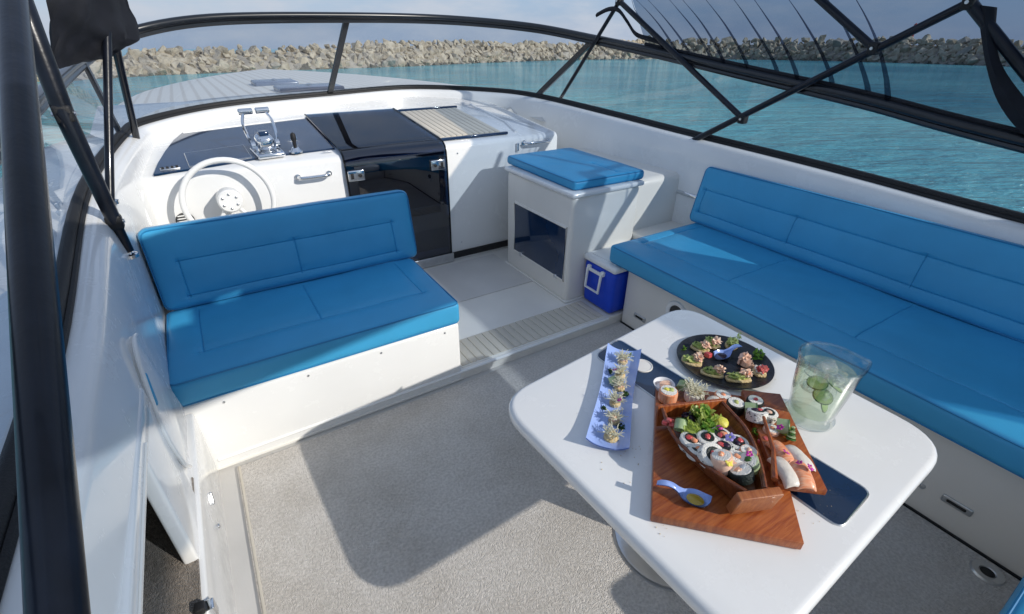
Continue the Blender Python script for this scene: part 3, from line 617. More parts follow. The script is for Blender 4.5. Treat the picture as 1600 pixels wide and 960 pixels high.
for s in (-1, 1):
    l = part('lever', tube(cr([Vector((s*.075, .06, .06)), Vector((s*.088, .08, .12)), Vector((s*.09, .12, .19)), Vector((s*.066, .15, .25))], 5), .009, 8), 'chrome', th)
    part('grip', tube([(s*.008, .152, .255), (s*.012, .152, .255), (s*.09, .152, .255), (s*.094, .152, .255)], [.012, .019, .019, .012], 12), 'chrome', l)
    part('pivot', xf(lathe([(.026, -.012), (.026, .012)], 16), (s*.074, .06, .06), (0, math.pi/2, 0)), 'chrome', th)
jp = ondash(463, 238, .013)
jo = thing('ignition_stick', 'small black control stick with chrome collar right of the throttle', 'control stick', jp)
part('collar', lathe([(.045, 0), (.045, .006), (.03, .014), (.022, .03), (.01, .034)], 20), 'chrome', jo); part('stick', lathe([(.010, .03), (.012, .07), (.018, .085), (.016, .115), (.006, .125)], 14), 'black_rubber', jo)
def grab(label, a, b, outv, r=.011):
    a, b, outv = Vector(a), Vector(b), Vector(outv); t = thing('grab_handle', label, 'handle', a); d = b-a
    part('bar', tube(cr([Vector((0, 0, 0)), d*.03+outv*.6, d*.12+outv, d*.5+outv*1.05, d*.88+outv, d*.97+outv*.6, d], 5), r, 10), 'chrome', t)
    for p in (Vector((0, 0, 0)), d): part('foot', tube([p-outv*.03, p+outv*.12], .019, 14), 'chrome', t)
grab('chrome grab handle on the dashboard face left of the hatch', on(465, 277, 1, 3.398), on(514, 271, 1, 3.398), (0, -.05, 0))
grab('chrome grab handle on the white dash wall above the cabinet', on(818, 223, 1, 3.398), on(856, 219, 1, 3.398), (0, -.05, 0))
grab('steel grab rail on the starboard wall ahead of the backrest', (3.06, 2.52, .70), (3.06, 2.14, .70), (-.06, 0, 0), .016)
# ================================================================ table
TZ = .66
tb = thing('cockpit_table', 'white cockpit table with rounded corners on a pedestal', 'table', (1.19, .66, -.010))
c = [Vector((1.720, 1.205)), Vector((.625, 1.085)), Vector((.675, .12)), Vector((1.735, .165))]
def rounded(c, r, k=8):
    P = []; n = len(c)
    for i in range(n):
        p, a, b = c[i], c[i-1], c[(i+1) % n]; u = (a-p).normalized(); w = (b-p).normalized()
        s, e = p+u*r, p+w*r
        for j in range(k+1): t = j/k; P.append(s*(1-t)**2+p*2*t*(1-t)+e*t*t)
    return P
tp = [(p.x-1.19, p.y-.66) for p in rounded(c, .15)]
part('table_top', prism(tp, TZ+.01-.05, TZ+.01, .021, 5), 'gelcoat', tb)
st2 = [Vector(p) for p in ((1.085, 1.095), (1.125, .195), (1.315, .21), (1.245, 1.135))]
sr = [(p.x-1.19, p.y-.66) for p in rounded(st2, .03, 4)]
gs = part('glass_inlay', prism(sr, TZ+.0085, TZ+.0125, .001, 1), 'black_panel', tb)
part('inlay_edge', tube([Vector((p[0], p[1], TZ+.0115)) for p in sr], .0028, 6, True), 'steel', gs)
for (u, v) in ((1003, 573),):
    q = at(u, v, TZ); part('cup_holder', lathe([(.0, .002), (.034, .002), (.036, .004), (.039, .004), (.040, .0)], 24), 'gelcoat_cream', tb, (q.x-1.19, q.y-.66, TZ+.0128))
part('pedestal', lathe([(.075, .022), (.06, .03), (.055, .06), (.055, .56), (.11, .60), (.12, .6195)], 28), 'steel', tb, (-.015, .005, 0))
part('base_plate', lathe([(.205, 0), (.205, .012), (.19, .02), (.07, .023)], 48), 'steel', tb, (-.015, .005, 0))
# ================================================================ tableware
TT = TZ+.0005
# carving boards
def board(name, label, pts, z0, z1, m):
    cx = sum(p[0] for p in pts)/len(pts); cy = sum(p[1] for p in pts)/len(pts)
    t = part(name, prism([(p[0]-cx, p[1]-cy) for p in pts], 0, z1-z0, .003, 2), m, None, (cx, cy, z0)); return tag(t, label, 'board')
BZ = TT+.003+.028
board('serving_board', 'large reddish wood serving board under the sushi boat', [(1.129, .828), (.726, .467), (.98, .216), (1.383, .577)], TT+.003, BZ, 'wood')
B2 = BZ+.022
board('serving_plank', 'narrow wood plank under the nigiri at the board edge', [(1.160, .263), (1.420, .556), (1.328, .638), (1.068, .345)], BZ+.0005, B2, 'wood')
# long blue dish
dp0, dp1 = at(975, 547, .68), at(948, 699, .68); dl = (dp1-dp0).length; da = math.atan2(dp1.y-dp0.y, dp1.x-dp0.x); dc = (dp0+dp1)/2
def dish(a, b):
    s = (b-.5)*2; w = .060+.004*math.cos(a*6.28); x = (a-.5)*dl
    return Vector((x, s*w, .005+.022*abs(s)**2.6+.012*abs((a-.5)*2)**6))
V, F = grid(dish, 24, 14); n = len(V)
dsh = part('serving_dish', (V+[v+Vector((0, 0, -.005)) for v in V], F+[tuple(i+n for i in f[::-1]) for f in F]), 'porcelain_blue', None, (dc.x, dc.y, TT+.0005), (0, 0, da)); tag(dsh, 'long curved blue porcelain dish holding a row of canapes', 'dish')
# oval black plate
pc = Vector((1.475, .805, 0))
pl = tag(part('dinner_plate', lathe([(0, .006), (.125, .006), (.150, .010), (.171, .018), (.174, .016), (.154, .004), (.115, 0), (0, 0)], 56), 'slate_plate', None, (pc.x, pc.y, TT), (0, 0, .3)), 'round black slate plate of topped toasts', 'plate')
def spoon(label, bowl, tail, z, filling, fl):
    d = tail-bowl; L = Vector((d.x, d.y, 0)).length; a = math.atan2(d.y, d.x); t = thing('spoon', label, 'spoon', (bowl.x, bowl.y, z), a)
    def sp(u, v):
        s = (v-.5)*2; x = -.036+u*(L+.036)
        w = .027*math.sqrt(max(0, 1-((x)/.037)**2)) if x < .02 else max(.009, .0228-(x-.02)*.55)
        if x > L-.006: w = .007
        w = max(w, .002); dep = .017*max(0, 1-(max(x, 0)/.075)**2); lift = .020*math.sin(min(1, max(0, (x-.03)/(L-.03)))*2.6)
        return Vector((x, s*w, .004+dep*abs(s)**2+lift+(.017-dep)*.8*(1 if x > 0 else 0)*min(1, x/.05)+(.016*(abs(x)/.036)**4 if x < 0 else 0)))
    V, F = grid(sp, 36, 10); n = len(V)
    part('bowl', (V+[v+Vector((0, 0, -.003)) for v in V], F+[tuple(i+n for i in f[::-1]) for f in F]), 'porcelain_blue', t)
    part('sauce', lathe([(0, .0145), (.018, .0145), (.0195, .0135), (.010, .008)], 20, 1.15, .9), filling, t); return t
spoon('blue porcelain spoon of yellow sauce on the wood board', at(1086, 782, BZ+.01), at(1026, 757, BZ+.02), BZ, 'sauce', '')
spoon('small blue spoon of dark soy sauce on the black plate', at(1127, 556, .68), at(1158, 542, .69), TT+.0065, 'soy', '')
# sushi boat
sb0, sb1 = at(1080, 643, BZ+.05), at(1183, 790, BZ+.05); sa = math.atan2(sb1.y-sb0.y, sb1.x-sb0.x); sL = (sb1-sb0).length-.02
bt = thing('sushi_boat', 'dark wooden boat shaped sushi tray on the serving board', 'tray', (sb0.x, sb0.y, BZ), sa)
def hull(u, v, inn=0.):
    x = u*sL; hw = (.098+.020*math.sin(min(1, u*1.6)*math.pi*.5)-.092*max(0, u-.25)**1.5/.65)-inn; hw = max(hw, .006)
    H = .060+.020*u*u+.012*(1-u)**3; s = (v-.5)*2; a = abs(s); fl = .62
    if a < fl: y = s/fl*hw*.62; z = .010+inn*.6
    else:
        t = (a-fl)/(1-fl); y = math.copysign(hw*(.62+.38*t**.7), s); z = .010+inn*.6+(H-.010-inn*.6)*t
    return Vector((x, y, z))
V, F = grid(lambda a, b: hull(a, b), 22, 20); V2, F2 = grid(lambda a, b: hull(a*.97+.012, b, .008), 22, 20); n = len(V); rim = []
for i in range(22):
    for e in (0, 20): rim.append((i*21+e, (i+1)*21+e, n+(i+1)*21+e, n+i*21+e))
part('hull', (V+V2, F+[tuple(i+n for i in f[::-1]) for f in F2]+rim), 'wood_dark', bt)
part('transom', xf(rbox(.012, .225, .072, .003), (-.002, 0, .045), (0, -.15, 0)), 'wood', bt)
for s in (-1, 1): part('gunwale', tube([hull(i/20, 0 if s < 0 else 1)+Vector((0, 0, .002)) for i in range(21)], .0055, 6), 'wood_dark', bt)
part('bow_board', xf(rbox(.024, .116, .078, .004), (sL+.008, 0, .052), (0, .22, 0)), 'wood_light', bt)
part('inner_deck', prism([tuple(hull(i/10*.93+.03, 1, .012).xy) for i in range(11)]+[tuple(hull(i/10*.93+.03, 0, .012).xy) for i in range(10, -1, -1)], .036, .0455, .001, 1), 'wood_dark', bt)
part('keel', box(.02, sL-.02, -.012, .012, .0005, .014, .003), 'wood_dark', bt)
part('oar', tube([(sL*.40, .135, .128), (sL*.72, .100, .112), (sL*.99, .045, .108)], [.004, .0055, .008], 6), 'wood', bt)
rr = random.Random(21); cr_ = []
for k in range(70):
    u, v = rr.choice(((1030, 830), (960, 715), (1110, 622), (1280, 800), (1210, 640), (1005, 700))); q = at(u+rr.gauss(0, 22), v+rr.gauss(0, 16), TZ)
    if .72 < q.x < 1.65 and .2 < q.y < 1.05: cr_.append(xf(ICO[1], (q.x, q.y, TT+.0012), (rr.random(), rr.random(), 0), (rr.uniform(.0008, .0022), rr.uniform(.0008, .0018), .0009)))
o = part('crumbs', join(*cr_), 'toast'); o['label'] = 'scattered crumbs around the boards and plates on table'; o['category'] = 'crumbs'; o['kind'] = 'stuff'
# ---------------------------------------------------------------- food builders
RNG = random.Random(11)
def sprouts(n, h, r, seed, lean=0.):
    rr = random.Random(seed); out = []
    for k in range(n):
        a = rr.uniform(0, 6.28); q = rr.uniform(0, r); p = Vector((q*math.cos(a), q*math.sin(a), 0)); P = [p]
        d = Vector((math.cos(a)*.6+rr.gauss(0, .5), math.sin(a)*.6+rr.gauss(0, .5), 1.3))
        for j in range(4):
            p = p+d.normalized()*h*rr.uniform(.2, .36); d += Vector((rr.gauss(0, .8), rr.gauss(0, .8), rr.gauss(-.25, .5))); P.append(p)
        out.append(tube(P, .0011, 4))
    return join(*out)
def greens(n, r, h, seed, size=.012):
    rr = random.Random(seed); out = []
    for k in range(n):
        a = rr.uniform(0, 6.28); q = r*math.sqrt(rr.random()); c = Vector((q*math.cos(a), q*math.sin(a), rr.uniform(.2, 1)*h*(1-.5*(q/r)**2))); s = size*rr.uniform(.6, 1.3)
        V = [Vector((-s, 0, 0)), Vector((-s*.3, -s*.5, s*.2)), Vector((s*.5, -s*.45, s*.1)), Vector((s, 0, -s*.25)), Vector((s*.5, s*.45, s*.15)), Vector((-s*.3, s*.5, s*.1)), Vector((0, 0, -s*.15))]
        out.append(xf((V, [(0, 1, 6), (1, 2, 6), (2, 3, 6), (3, 4, 6), (4, 5, 6), (5, 0, 6)]), c, (rr.uniform(-1.1, 1.1), rr.uniform(-1.1, 1.1), rr.uniform(0, 6.28))))
        out.append(tube([Vector((c.x*.5, c.y*.5, 0)), c*.7, c], .0009, 3))
    return join(*out)
def curl(r, w, turns, seed, th=.0022):                    # rolled ribbon
    n = 22; V = []; F = []
    for k in range(n+1):
        a = turns*2*math.pi*k/n; q = r*(.45+.55*k/n); x, y = q*math.cos(a), q*math.sin(a)
        for z in (0, w): V.append(Vector((x, y, z)))
        for z in (0, w): V.append(Vector((x-(th)*math.cos(a), y-(th)*math.sin(a), z)))
    for k in range(n):
        i = 4*k; j = i+4; F += [(i, j, j+1, i+1), (i+2, i+3, j+3, j+2), (i, i+2, j+2, j), (i+1, j+1, j+3, i+3)]
    return V, F
def flower(s, n=5):
    out = []
    for k in range(n):
        V, F = grid(lambda a, b: Vector((s*a, (b-.5)*s*.95*math.sin(math.pi*(.12+.8*a)), s*(.5*a-.35*a*a)+s*.12*math.cos((b-.5)*5))), 4, 4)
        out.append(xf((V, F), rot=(0, 0, k*6.283/n+.3)))
    return join(*out)
def foodroot(name, label, cat, u, v, z, rot=None, group=None):
    q = at(u, v, z+.012); return thing(name, label, cat, (q.x, q.y, z), RNG.uniform(0, 6.28) if rot is None else rot, group)
def seedbits(rr, n, r, z0, z1, s=.0016):
    out = []
    for k in range(n):
        a = rr.uniform(0, 6.28); out.append(xf(ICO[1], (r*math.cos(a), r*math.sin(a), rr.uniform(z0, z1)), (0, 0, a), (s, s*1.7, s)))
    return join(*out)
SEED = [0]
def maki(label, u, v, z, r=.023, h=.026, outer='rice', fill=('tuna', 'avocado'), seeds=True, tilt=(0, 0)):
    r *= 1.2; h *= 1.15
    SEED[0] += 1; rr = random.Random(SEED[0]); t = foodroot('sushi_roll', label, 'sushi', u, v, z); t.rotation_euler.x = tilt[0]; t.rotation_euler.y = tilt[1]
    if tilt != (0, 0): t.location.z += r*.55
    V, F = lathe([(r*.85, 0), (r*.98, h*.06), (r, h*.25), (r, h*.75), (r*.97, h*.94), (r*.82, h)], 22)
    V = [v*(1+.05*noise.noise(v*90+Vector((SEED[0], 0, 0)))) for v in V]; part('wrap', (V, F), outer, t)
    if outer == 'nori' or outer not in ('rice',): part('rice_core', lathe([(r*.86, h*.9), (r*.84, h*1.02), (r*.4, h*1.035), (0, h*1.04)], 20), 'rice', t)
    else: part('nori_ring', lathe([(r*.62, h*.98), (r*.60, h*1.04), (r*.5, h*1.04)], 18), 'nori', t)
    for k, f in enumerate(fill):
        a = k*2.5+rr.random(); d = r*.24 if len(fill) > 1 else 0
        part('filling', xf(blob(r*.36, r*.28, h*.18, .2, 3, 2, SEED[0]+k), (d*math.cos(a), d*math.sin(a), h*1.0), (0, 0, a)), f, t)
    if seeds: part('sesame', seedbits(rr, 34, r*1.0, h*.1, h*.95), 'sesame', t, kind='stuff')
    return t
def nigiri(label, u, v, z, rot, m, L=.062, w=.030):
    L *= 1.3; w *= 1.3
    SEED[0] += 1; t = foodroot('nigiri', label, 'sushi', u, v, z, rot)
    V, F = rbox(L*.9, w*.9, .022, .009, 3, step=.006); part('rice_pad', xf(([p*(1+.05*noise.noise(p*140+Vector((SEED[0], 0, 0)))) for p in V], F), (0, 0, .0108)), 'rice', t)
    V, F = rbox(L*1.16, w*1.12, .008, .0038, 3, step=.006)
    V = [Vector((p.x, p.y, p.z+.026-.10*abs(p.x/(L*.58))**3*.13-.012*abs(p.y/(w*.56))**3+.0018*noise.noise(p*90+Vector((SEED[0], 0, 0))))) for p in V]
    part('topping', (V, F), m, t); return t
def canape(label, u, v, z, rot, L=.052, w=.032, top=('avocado', 'shrimp'), garnish=True):
    L *= 1.22; w *= 1.25
    SEED[0] += 1; sd = SEED[0]; t = foodroot('canape', label, 'canape', u, v, z, rot)
    V, F = rbox(L, w, .011, .005, 3, step=.008); V = [Vector((p.x, p.y*math.sqrt(max(.12, 1-.72*(p.x/(L*.5))**2)), p.z)) for p in V]
    part('toast', xf((V, F), (0, 0, .0056)), 'toast', t)
    part('spread', xf(blob(L*.40, w*.36, .013, .35, 3.2, 3, sd), (L*.02, 0, .017)), top[0], t)
    part('topping', xf(blob(L*.21, w*.34, .015, .45, 3.5, 3, sd+40), (-L*.24, 0, .030)), top[1], t)
    if garnish: part('garnish', xf(greens(9, .009, .012, sd, .006), (L*.2, 0, .021)), 'darkleaf', t)
    return t
def sproutpot(label, u, v, z, base='toast', n=60, h=.030, r=.015):
    SEED[0] += 1; sd = SEED[0]; t = foodroot('sprout_canape', label, 'canape', u, v, z)
    part('base', lathe([(r*1.15, 0), (r*1.3, .004), (r*1.25, .012), (r*.9, .016)], 16), base, t)
    part('spread', xf(blob(r*1.0, r*.95, .011, .3, 3, 2, sd), (0, 0, .018)), 'shrimp' if sd % 2 else 'toast', t)
    part('sprouts', xf(sprouts(n, h, r*.9, sd), (0, 0, .018)), 'sprout', t, kind='stuff'); return t
def cukecurl(label, u, v, z, r=.020, w=.026, tilt=1.2, rot=None):
    SEED[0] += 1; t = foodroot('cucumber_ribbon', label, 'cucumber', u, v, z, rot)
    o = part('ribbon', xf(curl(r, w, 1.6, SEED[0]), (0, 0, r*.8), (tilt, 0, 0)), 'cucumber', t)
    part('skin_edge', xf(tube([Vector((r*(.45+.55*k/22)*math.cos(1.6*6.283*k/22), r*(.45+.55*k/22)*math.sin(1.6*6.283*k/22), w)) for k in range(23)], .0013, 4), (0, 0, r*.8), (tilt, 0, 0)), 'cucumber_skin', t); return t
def bunch(name, label, u, v, z, m, n=26, r=.02, h=.022, size=.011):
    SEED[0] += 1; q = at(u, v, z+.01); o = part(name, greens(n, r, h, SEED[0], size), m, None, (q.x, q.y, z)); return tag(o, label, 'garnish')
def bloom(label, u, v, z, m, s=.011):
    q = at(u, v, z); t = thing('edible_flower', label, 'flower', (q.x, q.y, z), RNG.uniform(0, 6)); part('petals', xf(flower(s), rot=(.5, .2, 0)), m, t); part('centre', xf(blob(s*.22, s*.22, s*.22, .1), (0, 0, s*.1)), 'petal_yellow' if m != 'petal_yellow' else 'lemon', t); return t
def cubes(label, u, v, z, m, n=4, s=.012):
    SEED[0] += 1; rr = random.Random(SEED[0]); q = at(u, v, z+.01); t = thing('diced_fish', label, 'fish', (q.x, q.y, z))
    for k in range(n):
        a = k*2.4; d = 0 if k == n-1 else s*.95
        part('cube', xf(rbox(s*1.5, s*1.3, s*1.2, s*.35, 3), (d*math.cos(a), d*math.sin(a), s*(.6 if k < n-1 else 1.5)), (rr.uniform(-.3, .3), rr.uniform(-.3, .3), rr.uniform(0, 3))), m, t)
    return t
# --- on the long blue dish
DZ = TT+.006
sproutpot('sprout topped canape at the far end of the blue dish', 973, 563, DZ, n=80)
sproutpot('second sprout canape on the blue dish, beside the purple petal', 969, 585, DZ, n=80)
sproutpot('sprout canape in the middle of the blue dish, behind cucumber ribbon', 968, 604, DZ, n=60)
sproutpot('sprout canape with magenta petal below the middle of the dish', 961, 628, DZ, n=80)
sproutpot('shaded sprout canape second from the near end of dish', 960, 655, DZ, n=60)
sproutpot('shaded sprout canape at the near end of the blue dish', 955, 682, DZ, n=50, r=.018)
cukecurl('cucumber ribbon roll on the left of the blue dish', 952, 597, DZ, .017, .024)
bunch('herb_sprig', 'small herb sprig on the blue dish beside the cucumber roll', 953, 580, DZ, 'darkleaf', 18, .012, .02, .008)
bunch('herb_sprig', 'green herb tip at the far end of the blue dish', 984, 556, DZ, 'leaf', 12, .008, .03, .007)
bunch('herb_sprig', 'dark herb sprig right of middle canapes on blue dish', 977, 616, DZ, 'darkleaf', 20, .012, .018, .008)
bunch('herb_sprig', 'dark herb sprig left of the lower canapes on blue dish', 944, 637, DZ, 'darkleaf', 16, .012, .014, .007)
bunch('herb_sprig', 'dark herb sprig at the near end of the blue dish', 971, 666, DZ, 'darkleaf', 22, .014, .018, .008)
bloom('magenta petal by the cucumber roll on the blue dish', 961, 578, DZ+.035, 'petal_magenta', .008)
bloom('magenta petal on a middle canape of the blue dish', 968, 625, DZ+.045, 'petal_magenta', .008)
# --- on the black plate
PZ = TT+.0065
canape('shrimp and avocado toast at the left of the black plate', 1081, 563, PZ, 2.2, .062, .044, garnish=False)
canape('avocado toast with pink shrimp, upper left of black plate', 1094, 543, PZ, 1.9, .058, .036)
canape('upright shrimp toast at the far rim of the black plate', 1113, 536, PZ, 1.4, .056, .040)
canape('green herb toast at the far right of the black plate', 1144, 537, PZ, .4, .056, .040, ('avocado', 'avocado'))
canape('shrimp avocado toast at the near edge of black plate', 1113, 582, PZ, -.9+3.14, .066, .032)
canape('long avocado toast nearest the pitcher on the black plate', 1154, 590, PZ, -.6+3.14, .074, .034)
cubes('red watermelon like cube in the middle of the black plate', 1105, 560, PZ, 'tuna', 1, .017)
rose = foodroot('ginger_rose', 'pink pickled ginger folded like a rose on black plate', 'ginger', 1164, 566, PZ, .4)
for k in range(6): part('slice', xf(curl(.018+.004*k, .030-.003*k, .5, k, .002), (0, 0, 0), (.25*math.sin(k*2), .25*math.cos(k*2), k*1.9)), 'ginger', rose)
part('slice', xf(blob(.024, .018, .018, .3, 3, 3, 5), (.005, .004, .028)), 'ginger', rose)
bunch('pea_shoots', 'fresh pea shoots at the right of the black plate', 1183, 556, PZ, 'leaf', 26, .024, .042, .009)
bunch('pea_shoots', 'tiny green shoots at the left rim of the black plate', 1070, 545, PZ, 'leaf', 10, .010, .028, .007)
bunch('pea_shoots', 'green shoot tip rising from the far toast on plate', 1155, 527, PZ, 'frisee', 8, .008, .040, .007)
canape('pale shell shaped toast at the right of the black plate', 1187, 580, PZ, .9, .044, .038, ('whitefish', 'tuna'), False)
# --- on the wood boards
maki('salmon wrapped roll at the far left corner of the board', 1043, 620, BZ, .026, .034, 'salmon', ('avocado', 'lemon'), False)
bwl = foodroot('small_bowl', 'small white bowl at the far corner of the wood board', 'bowl', 1037, 603, BZ); part('bowl', lathe([(.0, .004), (.024, .005), (.034, .022), (.036, .022), (.026, .001), (0, 0)], 28), 'porcelain_white', bwl); part('fish', xf(blob(.018, .016, .012, .3, 3, 2, 4), (.004, -.004, .016)), 'ginger', bwl)
cukecurl('cucumber ribbon between salmon roll and sprout roll', 1063, 609, BZ, .020, .026)
t = maki('white rice roll piled high with pale sprouts', 1084, 620, BZ, .026, .028, 'rice', ('shrimp',), False); part('sprouts', xf(sprouts(110, .040, .018, 77), (0, 0, .028)), 'sprout', t, kind='stuff'); part('roe', xf(blob(.020, .020, .012, .35, 4, 3, 9), (0, 0, .03)), 'toast', t)
maki('white turnip wrapped roll beside the round salmon piece', 1115, 630, BZ, .020, .030, 'whitefish', ('purple_leaf',), False, (1.0, .2))
maki('round orange salmon roll behind the sushi boat', 1128, 624, BZ, .022, .028, 'salmon', ('salmon',), False)
maki('black seaweed roll behind the cucumber wrapped roll', 1148, 637, BZ, .024, .030, 'nori', ('avocado',), False)
cukecurl('wide cucumber ribbon roll beside the seaweed rolls', 1163, 641, BZ, .024, .034, 1.35, .6)
maki('seaweed topped roll at the far right edge of board', 1178, 633, BZ, .022, .030, 'nori', ('tuna',), False)
maki('sesame rice roll with dark tuna right of the sushi boat', 1181, 660, BZ, .026, .030, 'rice', ('tuna', 'purple_leaf'), True, (-.35, .2))
maki('pale sesame roll between the tuna roll and pitcher', 1200, 650, B2, .022, .024, 'rice', ('ginger',), True)
cukecurl('cucumber wrapped roll with purple flower on the plank', 1213, 667, B2, .024, .032, 1.3, .5)
bloom('purple flower on the cucumber roll by the pitcher', 1219, 668, B2+.055, 'petal_magenta', .011)
bunch('herb_sprig', 'dark green herb tuft between the rolls on board', 1197, 663, BZ, 'darkleaf', 18, .012, .022, .008)
cubes('heap of red diced tuna beside the sushi boat', 1196, 690, BZ, 'tuna', 5, .012)
cf = foodroot('cucumber_fan', 'fanned cucumber tip standing on the plank', 'cucumber', 1236, 686, B2, .6)
for k in range(6): part('slice', xf(lathe([(0, 0), (.013-.0016*k, 0), (.0138-.0017*k, .0015), (.0125-.0016*k, .003), (0, .003)], 14), (.004*k, 0, .010+.0058*k), (0, .35, 0)), 'cucumber' if k % 2 else 'cucumber_skin', cf)
nigiri('salmon nigiri nearest the cucumber fan on the plank', 1221, 709, B2, 1.1, 'salmon'); nigiri('white fish nigiri next to the pitcher side of plank', 1247, 716, B2, 1.25, 'whitefish')
nigiri('white fish nigiri beside the bow of the sushi boat', 1226, 737, B2, 1.05, 'whitefish', .066, .032); nigiri('orange salmon nigiri at the near end of the plank', 1252, 741, B2, .85, 'salmon', .064, .034)
bloom('magenta petal on the salmon nigiri by cucumber fan', 1228, 707, B2+.036, 'petal_magenta', .010); bloom('magenta petal on the nearest orange salmon nigiri', 1266, 731, B2+.037, 'petal_magenta', .011); bloom('dark magenta petal between white and salmon nigiri', 1249, 723, B2+.034, 'petal_magenta', .009)
# --- in the sushi boat
SZ = BZ+.046
cubes('diced red tuna at the left stern of the sushi boat', 1045, 660, SZ+.02, 'tuna', 4, .011)
cukecurl('pale cucumber loop along the left side of sushi boat', 1061, 674, SZ+.012, .020, .030, 1.1, 2.2)
bunch('salad_leaves', 'curly pale green salad in the stern of sushi boat', 1098, 661, SZ, 'frisee', 120, .052, .060, .012)
bunch('salad_leaves', 'dark purple leaves in the left stern of sushi boat', 1076, 658, SZ, 'purple_leaf', 30, .026, .040, .013)
bunch('salad_leaves', 'green leaf tuft at the transom of the sushi boat', 1098, 650, SZ+.02, 'leaf', 26, .022, .044, .013)
lm = foodroot('lemon_slice', 'yellow green lemon half at the right stern of boat', 'lemon', 1127, 660, SZ+.02); part('flesh', xf(blob(.021, .021, .014, .1, 3, 2, 2), (0, 0, .012)), 'lemon', lm)
rd = foodroot('radish', 'small crimson radish beside the lemon in sushi boat', 'radish', 1124, 669, SZ+.028); part('root', xf(blob(.010, .010, .010, .08, 2, 2, 3), (0, 0, .01)), 'petal_magenta', rd)
maki('sesame rice roll on the left of the boat, behind others', 1079, 694, SZ, .027, .030, 'rice', ('tuna', 'salmon')); maki('sesame rice roll in the middle of the sushi boat', 1103, 692, SZ+.006, .025, .030, 'rice', ('tuna',)); maki('sesame rice roll beside the violet flower in boat', 1124, 687, SZ+.006, .025, .030, 'rice', ('tuna', 'salmon'))
maki('large tuna rice roll leaning at the left boat side', 1105, 718, SZ, .028, .032, 'rice', ('tuna',), True, (-.5, 0)); maki('dark tuna rice roll at the middle right of boat', 1128, 706, SZ+.004, .026, .030, 'rice', ('purple_leaf', 'tuna'), False); maki('dark tuna rice roll at the right side of boat', 1150, 699, SZ+.006, .025, .030, 'rice', ('purple_leaf', 'tuna'), True)
bloom('violet flower among the rolls in the sushi boat', 1141, 684, SZ+.05, 'petal_violet', .015)
bunch('herb_sprig', 'dark herb tuft between rolls in the sushi boat', 1146, 706, SZ+.016, 'darkleaf', 20, .014, .026, .008)
maki('salmon wrapped roll with yellow flower near boat bow', 1128, 735, SZ, .023, .042, 'ginger', ('salmon',), False, (.25, .1)); maki('second salmon wrapped roll right of the yellow flower', 1148, 726, SZ, .023, .036, 'ginger', ('salmon',), False); maki('small salmon roll under the magenta petal in boat', 1166, 715, SZ+.004, .020, .034, 'salmon', ('ginger',), False)
maki('pale cucumber ring roll at the right of boat bow', 1171, 731, SZ, .022, .032, 'cucumber', ('cucumber_skin',), False, (-.4, .2)); maki('dark seaweed roll with grey filling at boat bow', 1158, 750, SZ, .026, .026, 'nori', ('tapioca', 'shrimp'), False, (-.35, -.1))
bloom('yellow flower on the salmon roll in the sushi boat', 1139, 723, SZ+.06, 'petal_yellow', .012); bloom('magenta petal on the small roll at the boat edge', 1171, 710, SZ+.055, 'petal_magenta', .010)
bunch('salad_leaves', 'pale green salad spilling over the left rolls in boat', 1080, 676, SZ+.012, 'frisee', 50, .032, .046, .011)
bunch('salad_leaves', 'green leaves under the lemon in the boat stern', 1116, 668, SZ, 'leaf', 34, .026, .036, .011)
bunch('salad_leaves', 'bright frisee heap behind the middle rolls in boat', 1110, 674, SZ+.016, 'leaf', 50, .030, .046, .009)
maki('sesame rice roll squeezed against the left boat side', 1088, 707, SZ, .022, .026, 'rice', ('salmon',)); maki('sesame roll behind the dark tuna rolls in boat', 1140, 694, SZ+.004, .021, .026, 'rice', ('tuna', 'avocado'))
bunch('herb_sprig', 'green shoots beside the pale ring roll at bow', 1160, 735, SZ, 'leaf', 16, .014, .026, .008)
bunch('herb_sprig', 'dark leaves under the salmon rolls at boat bow', 1138, 742, SZ, 'darkleaf', 22, .018, .018, .009)
bunch('salad_leaves', 'green leaves between the cucumber curl and tuna heap', 1186, 676, BZ, 'leaf', 24, .020, .024, .010)
bunch('pea_shoots', 'yellow green shoots behind the cucumber fan', 1231, 676, B2, 'frisee', 22, .016, .034, .009)
maki('pink fish roll standing by the cucumber wrapped roll', 1203, 678, BZ, .019, .030, 'ginger', ('salmon',), False)
# ================================================================ pitcher
pb = at(1262, 652, TZ)
pi = thing('glass_pitcher', 'clear glass pitcher of iced cucumber drink on the table', 'pitcher', (pb.x, pb.y, TT+.0005), .35)
op = [(.064, 0), (.073, .004), (.075, .016), (.066, .026), (.067, .040), (.078, .125), (.087, .212), (.091, .234)]
ipf = [(.0878, .234), (.0835, .212), (.0745, .125), (.0635, .044), (.060, .034), (0, .030)]
V, F = lathe([(0, .002)]+op+ipf, 48)
for v in V:
    if v.z > .17:
        a = math.atan2(v.y, v.x); k = (v.z-.17)/.064; s = math.exp(-((a+1.1)/.28)**2); v.x += math.cos(-1.1)*.014*s*k*k; v.y += math.sin(-1.1)*.014*s*k*k; v.z += .004*s*k
part('glass_wall', (V, F), 'pitcher_glass', pi); part('rim', tube([(V[48*8+k]+V[48*9+k])*.5 for k in range(48)], .0042, 8, True), 'pitcher_glass', pi)
part('handle_lug', tube(cr([Vector((-.045, .076, .226)), Vector((-.040, .066, .212)), Vector((-.025, .060, .208)), Vector((-.027, .057, .195)), Vector((-.042, .065, .185))], 5), .009, 8), 'pitcher_glass', pi)
dk2 = tag(part('cold_drink', lathe([(0, .033), (.0585, .036), (.0625, .046), (.0735, .125), (.0802, .192), (.078, .1935), (0, .1935)], 40), 'drink', None, (pb.x, pb.y, TT+.0005)), 'cloudy pale green drink filling the glass pitcher', 'drink')
rr = random.Random(5)
